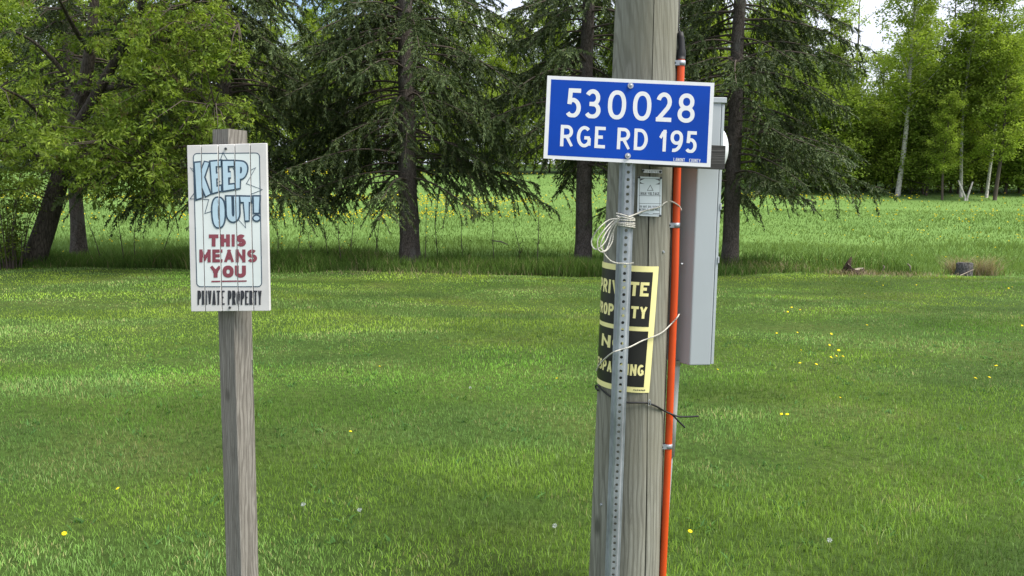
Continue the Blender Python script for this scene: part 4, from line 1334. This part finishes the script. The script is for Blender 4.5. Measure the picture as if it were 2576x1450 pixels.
def build_ropes():
    c3 = crop(1740, 480, 3.815); c4 = crop(1740, 760, 2.197)
    def front(x, y, Y=2.615): return P(*c3(x, y), Y)
    def rope(tb, W_, r=.0023):
        n = len(W_); u = np.concatenate([[0], np.cumsum(np.linalg.norm(np.diff(W_, axis=0), axis=1))])
        m = max(8, int(u[-1] / .0022)); s = np.linspace(0, u[-1], m)
        X = np.stack([np.interp(s, u, W_[:, k]) for k in range(3)], -1)
        for ph in (0, math.pi):
            T = np.gradient(X, axis=0); T /= np.linalg.norm(T, axis=1)[:, None] + 1e-9
            A = np.cross(T, np.array([.2, 1, .1])); A /= np.linalg.norm(A, axis=1)[:, None] + 1e-9; B = np.cross(T, A)
            a = s / .013 * 2 * math.pi + ph
            tb.add(X + (np.cos(a)[:, None] * A + np.sin(a)[:, None] * B) * r * .45, r * .72, 6)
    t = empty('upper_rope', front(520, 700)); tb = Tubes()
    # tight wraps round the channel
    rr_ = random.Random(8)
    for k in range(6):
        y0 = 648 + k * 22 + rr_.uniform(-6, 6); pts = []; ti = rr_.uniform(-14, 22)
        for i in range(15):
            a = 2 * math.pi * i / 14
            x = 522 + 104 * math.cos(a); y = y0 + (14 + ti) * math.cos(a + .4) + 8 * math.sin(a)
            pts.append(P(*c3(x, y), 2.655 - .040 * math.sin(a)))
        rope(tb, catmull(pts, 4))
    # hanging loops
    for lp in ([(450, 672), (330, 690), (220, 780), (145, 890), (132, 960), (160, 1015), (200, 1022), (250, 985), (300, 920), (350, 800), (420, 700)],
               [(450, 690), (380, 700), (280, 800), (210, 900), (200, 970), (215, 1035), (262, 1055), (320, 1020), (370, 930), (385, 820), (430, 700)],
               [(450, 680), (390, 720), (320, 800), (255, 910), (235, 990), (262, 1040), (300, 1030), (330, 960), (360, 860), (400, 770), (440, 690)]):
        W_ = rope_pts(lp, lambda x, y: P(*c3(x, y), 2.615 + .02 * math.sin(x * .02) + random.Random(x).uniform(-.006, .006))); rope(tb, W_, .0021)
    tail = [(250, 985), (265, 1050), (300, 1105), (350, 1155), (420, 1182), (500, 1186), (560, 1190), (612, 1180)]
    rope(tb, rope_pts(tail, lambda x, y: P(*c3(x, y), 2.630 - .012 * smooth01((x - 380) / 80))), .0025)
    up = [(430, 650), (480, 665), (560, 650), (640, 622), (720, 590), (830, 562), (920, 535), (960, 500), (1010, 476), (1050, 478), (1110, 510), (1148, 548), (1160, 580)]
    def uf(x, y):
        px, py = c3(x, y)
        if x < 660: return P(px, py, 2.622 + .05 * smooth01((x - 560) / 140))
        if x < 1010: return pole_pt(px, py, .014)
        return P(px, py, 2.783 - .004 + (.02 if x > 1140 else 0))
    rope(tb, rope_pts(up, uf), .0025)
    tb.build('rope', M['rope'], t)
    tag(t, 'knotted white rope with hanging loops tied round channel post and conduit', 'rope')
    t = empty('lower_rope', P(*c4(320, 620), 2.61)); tb = Tubes()
    lo = [(654, 402), (640, 425), (600, 468), (545, 520), (480, 552), (410, 578), (330, 618), (270, 636), (215, 656), (160, 700), (125, 738), (108, 775)]
    def lf(x, y):
        px, py = c4(x, y)
        if x > 590: return P(px, py, 2.782 + (.02 if x > 645 else 0))
        if x > 340: return pole_pt(px, py, .012)
        if x > 200: return P(px, py, 2.625)
        return pole_pt(px, py, .012)
    rope(tb, rope_pts(lo, lf), .0025); tb.build('rope', M['rope'], t)
    tag(t, 'single white rope slung diagonally across the private property sign', 'rope')
    # black cable tie
    t = empty('black_cable', pole_pt(*c4(440, 985), .005)); tb = Tubes()
    ca = [(118, 905), (104, 888), (106, 872), (122, 876), (150, 905), (200, 944), (255, 968), (310, 984), (380, 986), (440, 988), (500, 1008), (560, 1042), (620, 1068), (660, 1078), (720, 1078), (782, 1075)]
    def cf(x, y):
        px, py = c4(x, y)
        if x < 540: return pole_pt(px, py, .009)
        return P(px, py, 2.768 - .0 * x)
    tb.add(rope_pts(ca, cf), .0036, 8); tb.add(rope_pts([(590, 1052), (615, 1072), (650, 1108), (692, 1150)], lambda x, y: P(*c4(x, y), 2.775)), .0034, 8)
    tb.build('wire', M['rubber'], t)
    tb = Tubes(); tb.add(rope_pts([(452, 1004), (452, 975), (458, 968), (465, 975), (465, 1004)], lambda x, y: pole_pt(*c4(x, y), .016)), .0013, 6); tb.build('staple', M['steel'], t)
    tag(t, 'stiff black cable looped round the pole with a forked free end', 'cable')
build_ropes()

# ------------------------------------------------------------------ keep out sign and its post
def build_keep_out():
    Yk = 2.28
    n = Vector((.02, -1, 0)).normalized()
    # post: two shallow faces meeting in a soft groove
    tp, bt = P(578, 328, 2.352), P(610.5, 1450, 2.352)
    d = (tp - bt).normalized(); base = bt - d * ((bt.z + .2) / d.z)
    length = (tp - base).length; ux = (Vector((1, 0, 0)) - d * d.x).normalized(); un = ux.cross(d).normalized()
    if un.y > 0: un = -un
    t = empty('wooden_post', (base.x, base.y, 0))
    # square timber turned so that two faces show; a worn, slightly hollowed left face
    hw = .0363; fi = rad(28); flat = [(-hw, hw * .96), (-hw * .9, hw), (-.006, hw * .965), (hw * .5, hw * .955), (hw * .93, hw), (hw, hw * .93), (hw, .008), (hw * .985, -.002), (hw, -hw * .95), (hw * .95, -hw), (-hw * .95, -hw), (-hw, -hw * .95)]
    prof = [(x * math.cos(fi) - z * math.sin(fi), x * math.sin(fi) + z * math.cos(fi)) for x, z in flat]
    rng = random.Random(3); bm = bmesh.new(); rings = []
    ns = 60
    for i in range(ns + 1):
        s = length * i / ns; r = []
        for (x, z) in prof:
            r.append(bm.verts.new(base + ux * (x + rng.uniform(-.0004, .0004)) + d * s + un * (z + rng.uniform(-.0004, .0004))))
        rings.append(r)
    for i in range(ns):
        for k in range(len(prof)):
            k2 = (k + 1) % len(prof); bm.faces.new((rings[i][k], rings[i][k2], rings[i + 1][k2], rings[i + 1][k]))
    bm.faces.new(rings[-1]); bm.faces.new(rings[0][::-1])
    bmesh.ops.recalc_face_normals(bm, faces=bm.faces[:])
    bm_obj('timber', bm, M['post'], t)
    for (px, py) in ((640, 905),):
        tb = Tubes(); tb.add([np.array(P(x, y, 2.294)) for x, y in ((634, 905), (635, 935), (635.5, 950))], .0016, 6); tb.build('loose_nail', M['bright_steel'], t)
    tag(t, 'square grey weathered wooden post under the keep out sign', 'post')
    # board of five planks
    cpx = [(95, 180), (652, 163), (676, 1340), (125, 1345)]
    c1 = crop(520, 360, 2.338); p0 = P(575, 570, Yk)
    W4 = [on_plane(*c1(*q), p0, n) for q in cpx]
    fn, uv = plane_map(cpx, W4, n, .00035)
    TL, TR, BR, BL = W4
    t = empty('keep_out_sign', (BL + BR) / 2)
    bound = [0, .180, .391, .602, .795, 1.0]
    sid = lambda u, v: (TL * (1 - u) + TR * u) * (1 - v) + (BL * (1 - u) + BR * u) * v
    A = Art()
    rr = []
    for (cx, cy, a0) in ((168, 262, 180), (578, 258, 270), (593, 1139, 0), (192, 1139, 90)):
        rr += [(cx + 27 * math.cos(rad(a0 + k * 15)), cy + 27 * math.sin(rad(a0 + k * 15))) for k in range(7)]
    A.poly(rr, 0, 1)
    A.line(rr + [rr[0]], 6, 1, 2)
    for st in ([(328, 285), (348, 228), (380, 280)], [(150, 372), (118, 332), (160, 352)], [(150, 505), (118, 548), (250, 553), (222, 650), (275, 633)],
               [(455, 690), (508, 750), (503, 690)], [(540, 352), (578, 332), (513, 443), (626, 484), (540, 518)], [(418, 335), (434, 362)], [(300, 445), (330, 425)]):
        A.line(['b'] + st, 4.5, 1, 3)
    comic = [('K', (152, 300), (252, 290), (262, 520), (165, 550), 40), ('E', (262, 292), (333, 285), (335, 492), (277, 508), 36), ('E', (346, 287), (424, 286), (430, 480), (352, 492), 36), ('P', (432, 287), (526, 294), (505, 466), (440, 478), 40),
             ('O', (272, 540), (360, 540), (362, 745), (280, 750), 40), ('U', (372, 532), (462, 532), (465, 705), (378, 710), 36), ('T', (470, 532), (553, 534), (545, 698), (492, 700), 38)]
    for lay, (ink, grow, lift) in enumerate(((1, 10.5, 4), (2, -1.0, 6))):
        for (c, a, b, e, f, s) in comic:
            w = math.hypot(b[0] - a[0], b[1] - a[1]); h = math.hypot(f[0] - a[0], f[1] - a[1])
            A.glyph(c, 0, 0, w, h, s, ink, lift, quad=(a, b, e, f), grow=grow)
        A.poly([(565 - grow, 532 - grow), (606 + grow, 532 - grow), (601 + grow, 645 + grow), (568 - grow, 645 + grow)], ink, lift)
        A.poly([(585 + (21 + grow) * math.cos(rad(k * 20)), 683 + (17 + grow) * math.sin(rad(k * 20))) for k in range(18)], ink, lift)
    A.text('THIS', 250, 510, 796, 882, 27, 3, 3, .18)
    A.text('MEANS', 183, 588, 902, 994, 23, 3, 3, .16)
    A.text('YOU', 258, 510, 1016, 1102, 28, 3, 3, .10)
    A.poly([(268, 1124), (515, 1121), (515, 1131), (268, 1135)], 3, 3)
    A.text('PRIVATE PROPERTY', 170, 620, 1194, 1297, 12, 4, 3, .18)
    inks = [M['sign_mint'], M['ink_navy'], M['ink_blue'], M['ink_red'], M['ink_black']]
    full = A.bmesh(lambda x, y, l: (*uv(x, y), l))
    gap = .0046
    for i in range(5):
        u0, u1 = bound[i] + (gap if i else 0), bound[i + 1] - (gap if i < 4 else 0)
        off = n * (.0007 * math.sin(i * 2.3)); vo = .003 * math.sin(i * 1.7 + .5)
        f4 = [sid(u0, 0) + off, sid(u1, 0) + off, sid(u1, 1) + off, sid(u0, 1) + off]
        bm = bmesh.new(); box_bm(bm, [tuple(c) for c in f4] + [tuple(c - n * .014) for c in f4]); bevel(bm, .0011, 1)
        pk = bm_obj('plank', bm, M['sign_wood'], t)
        b2 = full.copy(); geom = lambda: b2.verts[:] + b2.edges[:] + b2.faces[:]
        bmesh.ops.bisect_plane(b2, geom=geom(), plane_co=(u0 + .002, 0, 0), plane_no=(1, 0, 0), clear_inner=True)
        bmesh.ops.bisect_plane(b2, geom=geom(), plane_co=(u1 - .002, 0, 0), plane_no=(1, 0, 0), clear_outer=True)
        for v in b2.verts: v.co = sid(v.co.x, v.co.y) + off + n * (.0004 * v.co.z)
        pr = bm_obj('print', b2, inks, pk); pr.location = (0, 0, 0)
    full.free()
    for v in (.12, .88):
        bm = bmesh.new(); f4 = [sid(.03, v - .04), sid(.97, v - .04), sid(.97, v + .04), sid(.03, v + .04)]
        box_bm(bm, [tuple(c - n * .0145) for c in f4] + [tuple(c - n * .0165) for c in f4]); bm_obj('batten', bm, M['post'], t)
    for (x, y) in ((367, 202), (396, 1316)): nail(fn(x, y, 2), n, .0042, t, 'ink', .003)
    tag(t, 'white plank sign painted keep out, this means you, private property', 'sign')
build_keep_out()
# ------------------------------------------------------------------ saplings, shrubs, stumps, flowers
def build_saplings():
    rng = np.random.default_rng(400)
    spec = [(251, 632, 520), (308, 628, 470), (338, 630, 500), (408, 622, 512), (699, 618, 530), (746, 622, 512), (786, 620, 575), (823, 622, 480), (858, 625, 530), (883, 622, 510),
            (945, 618, 500), (955, 622, 478), (1067, 624, 470), (1099, 618, 500), (1166, 618, 545), (1244, 622, 500), (1355, 618, 480), (1310, 640, 560)]
    where = ['behind the leaning maple trunk', 'between the maple trunk and the keep out sign', 'just left of the keep out sign', 'right beside the keep out sign']
    for i, (px, by, ty) in enumerate(spec):
        Y = 18.3 + rng.uniform(0, 1.6)
        b = np.array(P(px, by, Y)); b[2] = gz(b[0], Y) - .05
        h = (P(px, ty, Y).z - b[2])
        t = empty('sapling', tuple(b)); tb = Tubes()
        lx = rng.normal() * .12; zs = np.linspace(0, 1, 7)
        pts = np.stack([b[0] + lx * zs ** 1.5 * h + .02 * np.sin(zs * 7 + i), b[1] + 0 * zs, b[2] + zs * h], -1)
        tb.add(pts, np.linspace(.013, .004, 7), 6, cap=False); cents = []
        for q in range(rng.integers(3, 9)):
            s = rng.uniform(.25, .95); p = pts[int(s * 6)]; az = rng.uniform(0, 6.28); ln = rng.uniform(.15, .5) * (1.1 - s)
            e = p + np.array([math.cos(az) * .6, math.sin(az) * .6, .9]) * ln
            tb.add([p, (p + e) / 2 + np.array([0, 0, -.02]), e], [.006, .004, .002], 4, cap=False); cents += [e, (p + e) / 2]
        tb.build('stem', M['twig'], t, smooth=False)
        V, F, C = leaf_cloud(rng, np.array(cents + [pts[-1]]), 5, .06, (.03, .06), (.015, .03), ((.09, .13, .02), (.14, .18, .03)), .2)
        np_obj('leaves', V, F, M['leaves'], t, col=C)
        ords = ['first', 'second', 'third', 'fourth', 'fifth', 'sixth', 'seventh', 'eighth']
        if px < 470: lab = ['leftmost', 'second', 'third', 'rightmost'][i] + ' of the four thin saplings left of the keep out sign'
        elif px < 1000: lab = ords[i - 4] + ' thin bare sapling going right from the keep out sign to the spruce'
        else: lab = ords[sorted(q[0] for q in spec if q[0] > 1000).index(px)] + ' thin bare sapling going right from the middle spruce trunk'
        tag(t, lab, 'sapling', 'saplings along the tree row')
build_saplings()

def build_left_shrub():
    rng = np.random.default_rng(410)
    for (px, by, Y, h, n, lab) in ((25, 668, 16.9, 2.6, 24, 'leafy shrub of upright shoots at the left edge beside the leaning trunk'), (-70, 668, 17.2, 2.9, 14, 'leafy shrub of upright shoots cut by the left edge of the picture')):
        b = np.array(P(px, by, Y)); b[2] = gz(b[0], Y); t = empty('shrub', tuple(b)); tb = Tubes(); cents = []
        for q in range(n):
            a = rng.uniform(0, 6.28); o = rng.uniform(0, .3); hh = h * rng.uniform(.55, 1)
            p0 = b + np.array([math.cos(a) * o, math.sin(a) * o, -.05]); sp = rng.uniform(.1, .4)
            p2 = p0 + np.array([math.cos(a) * sp * hh, math.sin(a) * sp * hh, hh]); p1 = (p0 + p2) / 2 + np.array([math.cos(a), math.sin(a), 0]) * -.06 * hh
            tb.add([p0, p1, p2], [.014, .010, .004], 5, cap=False)
            for k in range(12):
                s = rng.uniform(.2, 1.05); p = p0 * (1 - s) ** 2 + p1 * 2 * s * (1 - s) + p2 * s * s; cents.append(p + rng.normal(size=3) * .09)
        tb.build('stems', M['twig'], t, smooth=False)
        V, F, C = leaf_cloud(rng, np.array(cents), 11, .085, (.05, .09), (.025, .042), ((.075, .115, .018), (.13, .17, .026)), .25)
        np_obj('foliage', V, F, M['leaves'], t, col=C); tag(t, lab, 'shrub')
build_left_shrub()

def dry_color(x, y, rng, n):
    return np.array([.33, .28, .17]) * rng.uniform(.5, 1.25, (n, 1))

def build_stumps():
    rng = np.random.default_rng(420)
    m = bark_mat('stump_wood', (.018, .012, .009), (.085, .058, .042), 14, .5, .02)
    grey = bark_mat('grey_stump_wood', (.03, .03, .03), (.13, .125, .12), 12, .4, .02)
    cut = mat('sawn_face', (.36, .31, .25), .9, spec=.1)
    # split stump with a spike
    b = np.array(P(2147, 684, 17.3)); b[2] = gz(b[0], 17.3)
    t = empty('split_stump', tuple(b)); K = 18
    V = []; hs = [(-.1, 1.3), (.0, 1.15), (.08, 1.0), (1, .86)]
    for li, (h, s) in enumerate(hs):
        for k in range(K):
            a = 2 * math.pi * k / K; r = .20 * s * (1 + .12 * math.sin(3 * a + 1) + .08 * math.sin(7 * a))
            z = h if li < 3 else .10 + .05 * math.cos(a) + .21 * max(0, math.cos(a - rad(200))) ** 3 + .015 * math.sin(9 * a)
            V.append((b[0] + r * math.cos(a) * 1.25, b[1] + r * math.sin(a), b[2] + z))
    V.append((b[0] + .03, b[1], b[2] + .09)); F = []
    for l in range(3):
        for k in range(K): F.append((l * K + k, l * K + (k + 1) % K, (l + 1) * K + (k + 1) % K, (l + 1) * K + k))
    o = np_obj('bark', np.array(V), np.array(F), m, t)
    top = np.array([(3 * K + k, 3 * K + (k + 1) % K, 4 * K) for k in range(K)])
    np_obj('broken_top', np.array(V), top, cut, t)
    tb = Tubes(); tb.add([b + np.array([-.18, 0, .05]), b + np.array([-.13, .0, .24]), b + np.array([-.055, .02, .40])], [.09, .065, .012], 7); tb.build('spike', m, t, smooth=False)
    tag(t, 'low broken tree stump with a pointed spike at the lawn edge', 'stump')
    b = np.array(P(2424, 686, 17.5)); b[2] = gz(b[0], 17.5)
    t = empty('grey_stump', tuple(b)); tb = Tubes()
    tb.add([b + np.array([0, 0, -.1]), b + np.array([0, 0, .02]), b + np.array([.01, 0, .15]), b + np.array([.015, 0, .29]), b + np.array([.015, 0, .305])], [.22, .195, .175, .172, .16], 16)
    V, F = tb.arrays(); V = V + np.random.default_rng(2).normal(size=V.shape) * .006
    np_obj('bark', V, F, grey, t, smooth=True)
    bm = bmesh.new(); bmesh.ops.create_circle(bm, cap_ends=True, segments=16, radius=.155, matrix=Matrix.Translation((b[0] + .015, b[1], b[2] + .309))); bm_obj('sawn_top', bm, grey, t)
    tb = Tubes(); tb.add([b + np.array([-.2, -.2, .02]), b + np.array([.10, -.22, .17])], [.012, .006], 6); tb.build('fallen_twig', M['pale_twig'], t)
    tag(t, 'upright grey stump among dry grass at the lawn edge', 'stump')
    # dry grass
    def tuft(name, px, Y, n, w, h, lab):
        p = P(px, 686, Y); x = p.x + rng.normal(size=n) * w; y = Y + rng.normal(size=n) * w * .6
        V, F, C = blades(x, y, rng.uniform(.3, 1, n) * h, rng.uniform(.006, .012, n), 1.1, n + int(px), dry_color, 2)
        o = np_obj(name, V, F, M['grass'], col=C); tag(o, lab, 'dry grass', kind='stuff')
    tuft('dry_grass', 2475, 17.6, 420, .19, .55, 'tuft of pale dry grass right of the grey stump')
    tuft('dry_grass', 2402, 17.9, 260, .12, .5, 'thin dry grass stalks just behind the grey stump')
    tuft('dry_grass', 2135, 17.2, 480, .34, .16, 'flattened dry grass round the split stump')
    tuft('dry_grass', 2255, 17.15, 600, .75, .13, 'low pale litter of dry grass between the two stumps')
    tuft('dry_grass', 1935, 18.2, 500, .55, .30, 'dry grass right of the spruce foot beside the cabinet')
    tuft('dry_grass', 1075, 17.6, 800, 1.1, .16, 'dead needles and dry grass under the middle spruce')
    tuft('dry_grass', 920, 18.9, 300, .4, .45, 'reddish dry stalks left of the middle spruce')
    # fallen sticks
    for (a, c, Y, lab) in (((1238, 606), (1278, 616), 20.5, 'pale fallen stick lying in the meadow grass right of the middle spruce'), ((2222, 668), (2220, 682), 17.1, 'short pale curved stick at the lawn edge between the stumps'), ((2283, 664), (2290, 685), 17.1, 'pale bent stick left of the grey stump')):
        tb = Tubes(); A_, B_ = np.array(P(*a, Y)), np.array(P(*c, Y)); tb.add([A_, (A_ + B_) / 2 + np.array([0.03, 0, .03]), B_], [.016, .02, .012], 6)
        tag(tb.build('fallen_stick', M['pale_twig']), lab, 'stick')
build_stumps()

M['petal'] = mat('dandelion_yellow', (.74, .58, .010), .7, spec=.2)
M['stalk'] = mat('dandelion_stalk', (.10, .15, .03), .7)
M['fluff'] = mat('seed_head', (.42, .46, .42), .9, spec=.1)
def head_mesh(r, rings=3, K=14, m='petal'):
    V = [(0, 0, r * .28)]; F = []
    for i in range(rings):
        rr = r * (i + 1) / rings; z = r * .28 * (1 - ((i + 1) / rings) ** 2) + (0.0 if i % 2 else .002)
        for k in range(K):
            a = 2 * math.pi * (k + .5 * (i % 2)) / K; q = rr * (1.0 if k % 2 else (.82 if i == rings - 1 else 1)); V.append((q * math.cos(a), q * math.sin(a), z))
    V.append((0, 0, -r * .35))
    for k in range(K): F.append((0, 1 + k, 1 + (k + 1) % K))
    for i in range(rings - 1):
        for k in range(K):
            a, b = 1 + i * K + k, 1 + i * K + (k + 1) % K; c, d = a + K, b + K
            F.append((a, c, d)); F.append((a, d, b))
    e = len(V) - 1; o = 1 + (rings - 1) * K
    for k in range(K): F.append((e, o + (k + 1) % K, o + k))
    return np_mesh('flower_head', np.array(V), np.array(F), mats=(M[m],))

def build_dandelions():
    rng = np.random.default_rng(500)
    hm = head_mesh(.020)
    v_ = rand_unit(rng, 46); v_[:, 2] = v_[:, 2] * .8; s_ = rand_unit(rng, 46) * .0035
    FV = np.stack([v_ * .002, v_ * .021 + s_, v_ * .021 - s_], 1).reshape(-1, 3)
    fm = np_mesh('flower_head', FV, np.arange(138).reshape(-1, 3), mats=(M['fluff'],))
    tb = Tubes(); tb.add([(0, 0, -.01), (.006, 0, .4), (0, 0, 1)], .0022, 6); V, F = tb.arrays()
    sm = np_mesh('stalk', V, F, smooth=True, mats=(M['stalk'],))
    def flower(x, y, h, mesh, label, group, s=1.0, stem=True, name='dandelion'):
        z = gz(x, y); t = empty(name, (x, y, z))
        a = bpy.data.objects.new('flower_head', mesh); link(a, t); a.location = (0, 0, h); a.rotation_euler = (rng.uniform(-.1, .8), rng.uniform(-.5, .5), rng.uniform(-1.2, 1.2)); a.scale = (s, s, s)
        if stem:
            b = bpy.data.objects.new('stalk', sm); link(b, t); b.scale = (1, 1, h)
        tag(t, label, 'flower', group)
    def ground_hit(px, py):
        d = ray(px, py); p = CAM_LOC + d * (-CAM_LOC.z / d.z)
        return p.x, p.y
    c7 = crop(2100, 860, 2.0710)
    right = [c7(*q) for q in ((567, 152), (620, 163), (543, 183), (475, 303), (604, 300), (814, 315), (1035, 255), (803, 386), (625, 431), (812, 465), (845, 463), (886, 460), (858, 437), (618, 505), (720, 522), (58, 503), (108, 564),
                              (1835, 533), (1706, 612), (1793, 612), (868, 733), (502, 849), (537, 860), (1342, 6), (1936, 27), (1996, 281))]
    right += [(2205, 713), (2221, 719), (2305, 722), (2536, 733), (2175, 739)]
    x, y = ground_hit(1735, 1362); flower(x, y, .05, hm, 'yellow dandelion close to the foot of the orange conduit', None, .62)
    left = [(297, 1242), (163, 1359), (882, 1093), (955, 922), (1400, 955)]
    for i, (px, py) in enumerate(right):
        x, y = ground_hit(px, py + 14 * 6 / max(6, (py - 515) * .05 + 4)); flower(x, y, rng.uniform(.05, .09), hm, 'yellow dandelion open in the lawn right of the pole', 'dandelions on the lawn right of the pole', rng.uniform(.6, .95))
    labs = ['yellow dandelion low in the lawn left of the keep out post', 'yellow dandelion near the lower left corner', 'yellow dandelion in the lawn just right of the keep out post', 'yellow dandelion in the lawn between both posts, farther back', 'yellow dandelion in the lawn left of the channel post']
    for (px, py), lab in zip(left, labs):
        x, y = ground_hit(px, py + 12); flower(x, y, .055, hm, lab, None, .62)
    for (px, py) in ((1183, 975), (763, 1278), (905, 1292), (1395, 1333), (2085, 1370)):
        x, y = ground_hit(px, py + 12); flower(x, y, .045, fm, 'small white dandelion seed head in the mown lawn', 'white seed heads in the lawn', .6, name='seed_head')
    # meadow flowers: the nearest ones singly, the far ones as one carpet
    n = 36000
    x = rng.uniform(-32, 32, n); y = rng.uniform(19.5, 62, n)
    d = VNoise(61)(x * .12 + 2, y * .45); e = VNoise(62)(x * .5, y * .8)
    left_p = smooth01((-x + 3) / 8)
    band = np.exp(-((y - 37.5) / 1.6) ** 2) * 2.2 * left_p + .75 * np.exp(-((y - 31) / 1.5) ** 2) * left_p + .8 * np.exp(-((y - 56) / 2.5) ** 2) * left_p + .25 * np.exp(-((y - 40) / 1.5) ** 2) * (1 - left_p) + .10 * np.exp(-((y - 30) / 5) ** 2) + .03
    keep = rng.random(n) < band * (.15 + 1.5 * smooth01((d - .35) / .3)) * (.4 + .8 * e); keep &= np.abs(x) < .74 * y + 1
    x, y = x[keep], y[keep]; o = np.argsort(y); x, y = x[o], y[o]
    k = min(240, len(x) // 3)
    lab = 'yellow dandelion blooming in the meadow behind the tree row'
    fmesh = head_mesh(.028, 2, 8)
    for i in range(k):
        t = bpy.data.objects.new('dandelion', fmesh); link(t); t.location = (x[i], y[i], gz(x[i], y[i]) + rng.uniform(.16, .26)); t.rotation_euler = (rng.uniform(-.5, .7), rng.uniform(-.5, .5), 0)
        tag(t, lab, 'flower', 'dandelions in the meadow')
    x, y = x[k:], y[k:]; n = len(x); z = ground_z(x, y) + rng.uniform(.16, .30, n)
    a = rng.uniform(0, 6.28, n); r = rng.uniform(.030, .048, n) * (1 + .012 * (y - 20)); c = np.stack([x, y, z], -1)
    ux = np.stack([np.cos(a), np.sin(a), 0 * a], -1) * r[:, None]; uy = np.stack([-np.sin(a) * .9, np.cos(a) * .9, rng.uniform(-.6, .6, n)], -1) * r[:, None]
    V = np.stack([c - ux, c - uy, c + ux, c + uy, c + np.array([0, 0, .025]), c - np.array([0, 0, .02])], 1).reshape(-1, 3)
    i = np.arange(n)[:, None] * 6
    F = np.concatenate([i + np.array([q]) for q in ((0, 1, 4), (1, 2, 4), (2, 3, 4), (3, 0, 4), (1, 0, 5), (2, 1, 5), (3, 2, 5), (0, 3, 5))])
    tag(np_obj('dandelion_carpet', V, F, M['petal']), 'yellow bands of dandelions far across the meadow', 'flowers', kind='stuff')
    print('meadow dandelions', n)
build_dandelions()
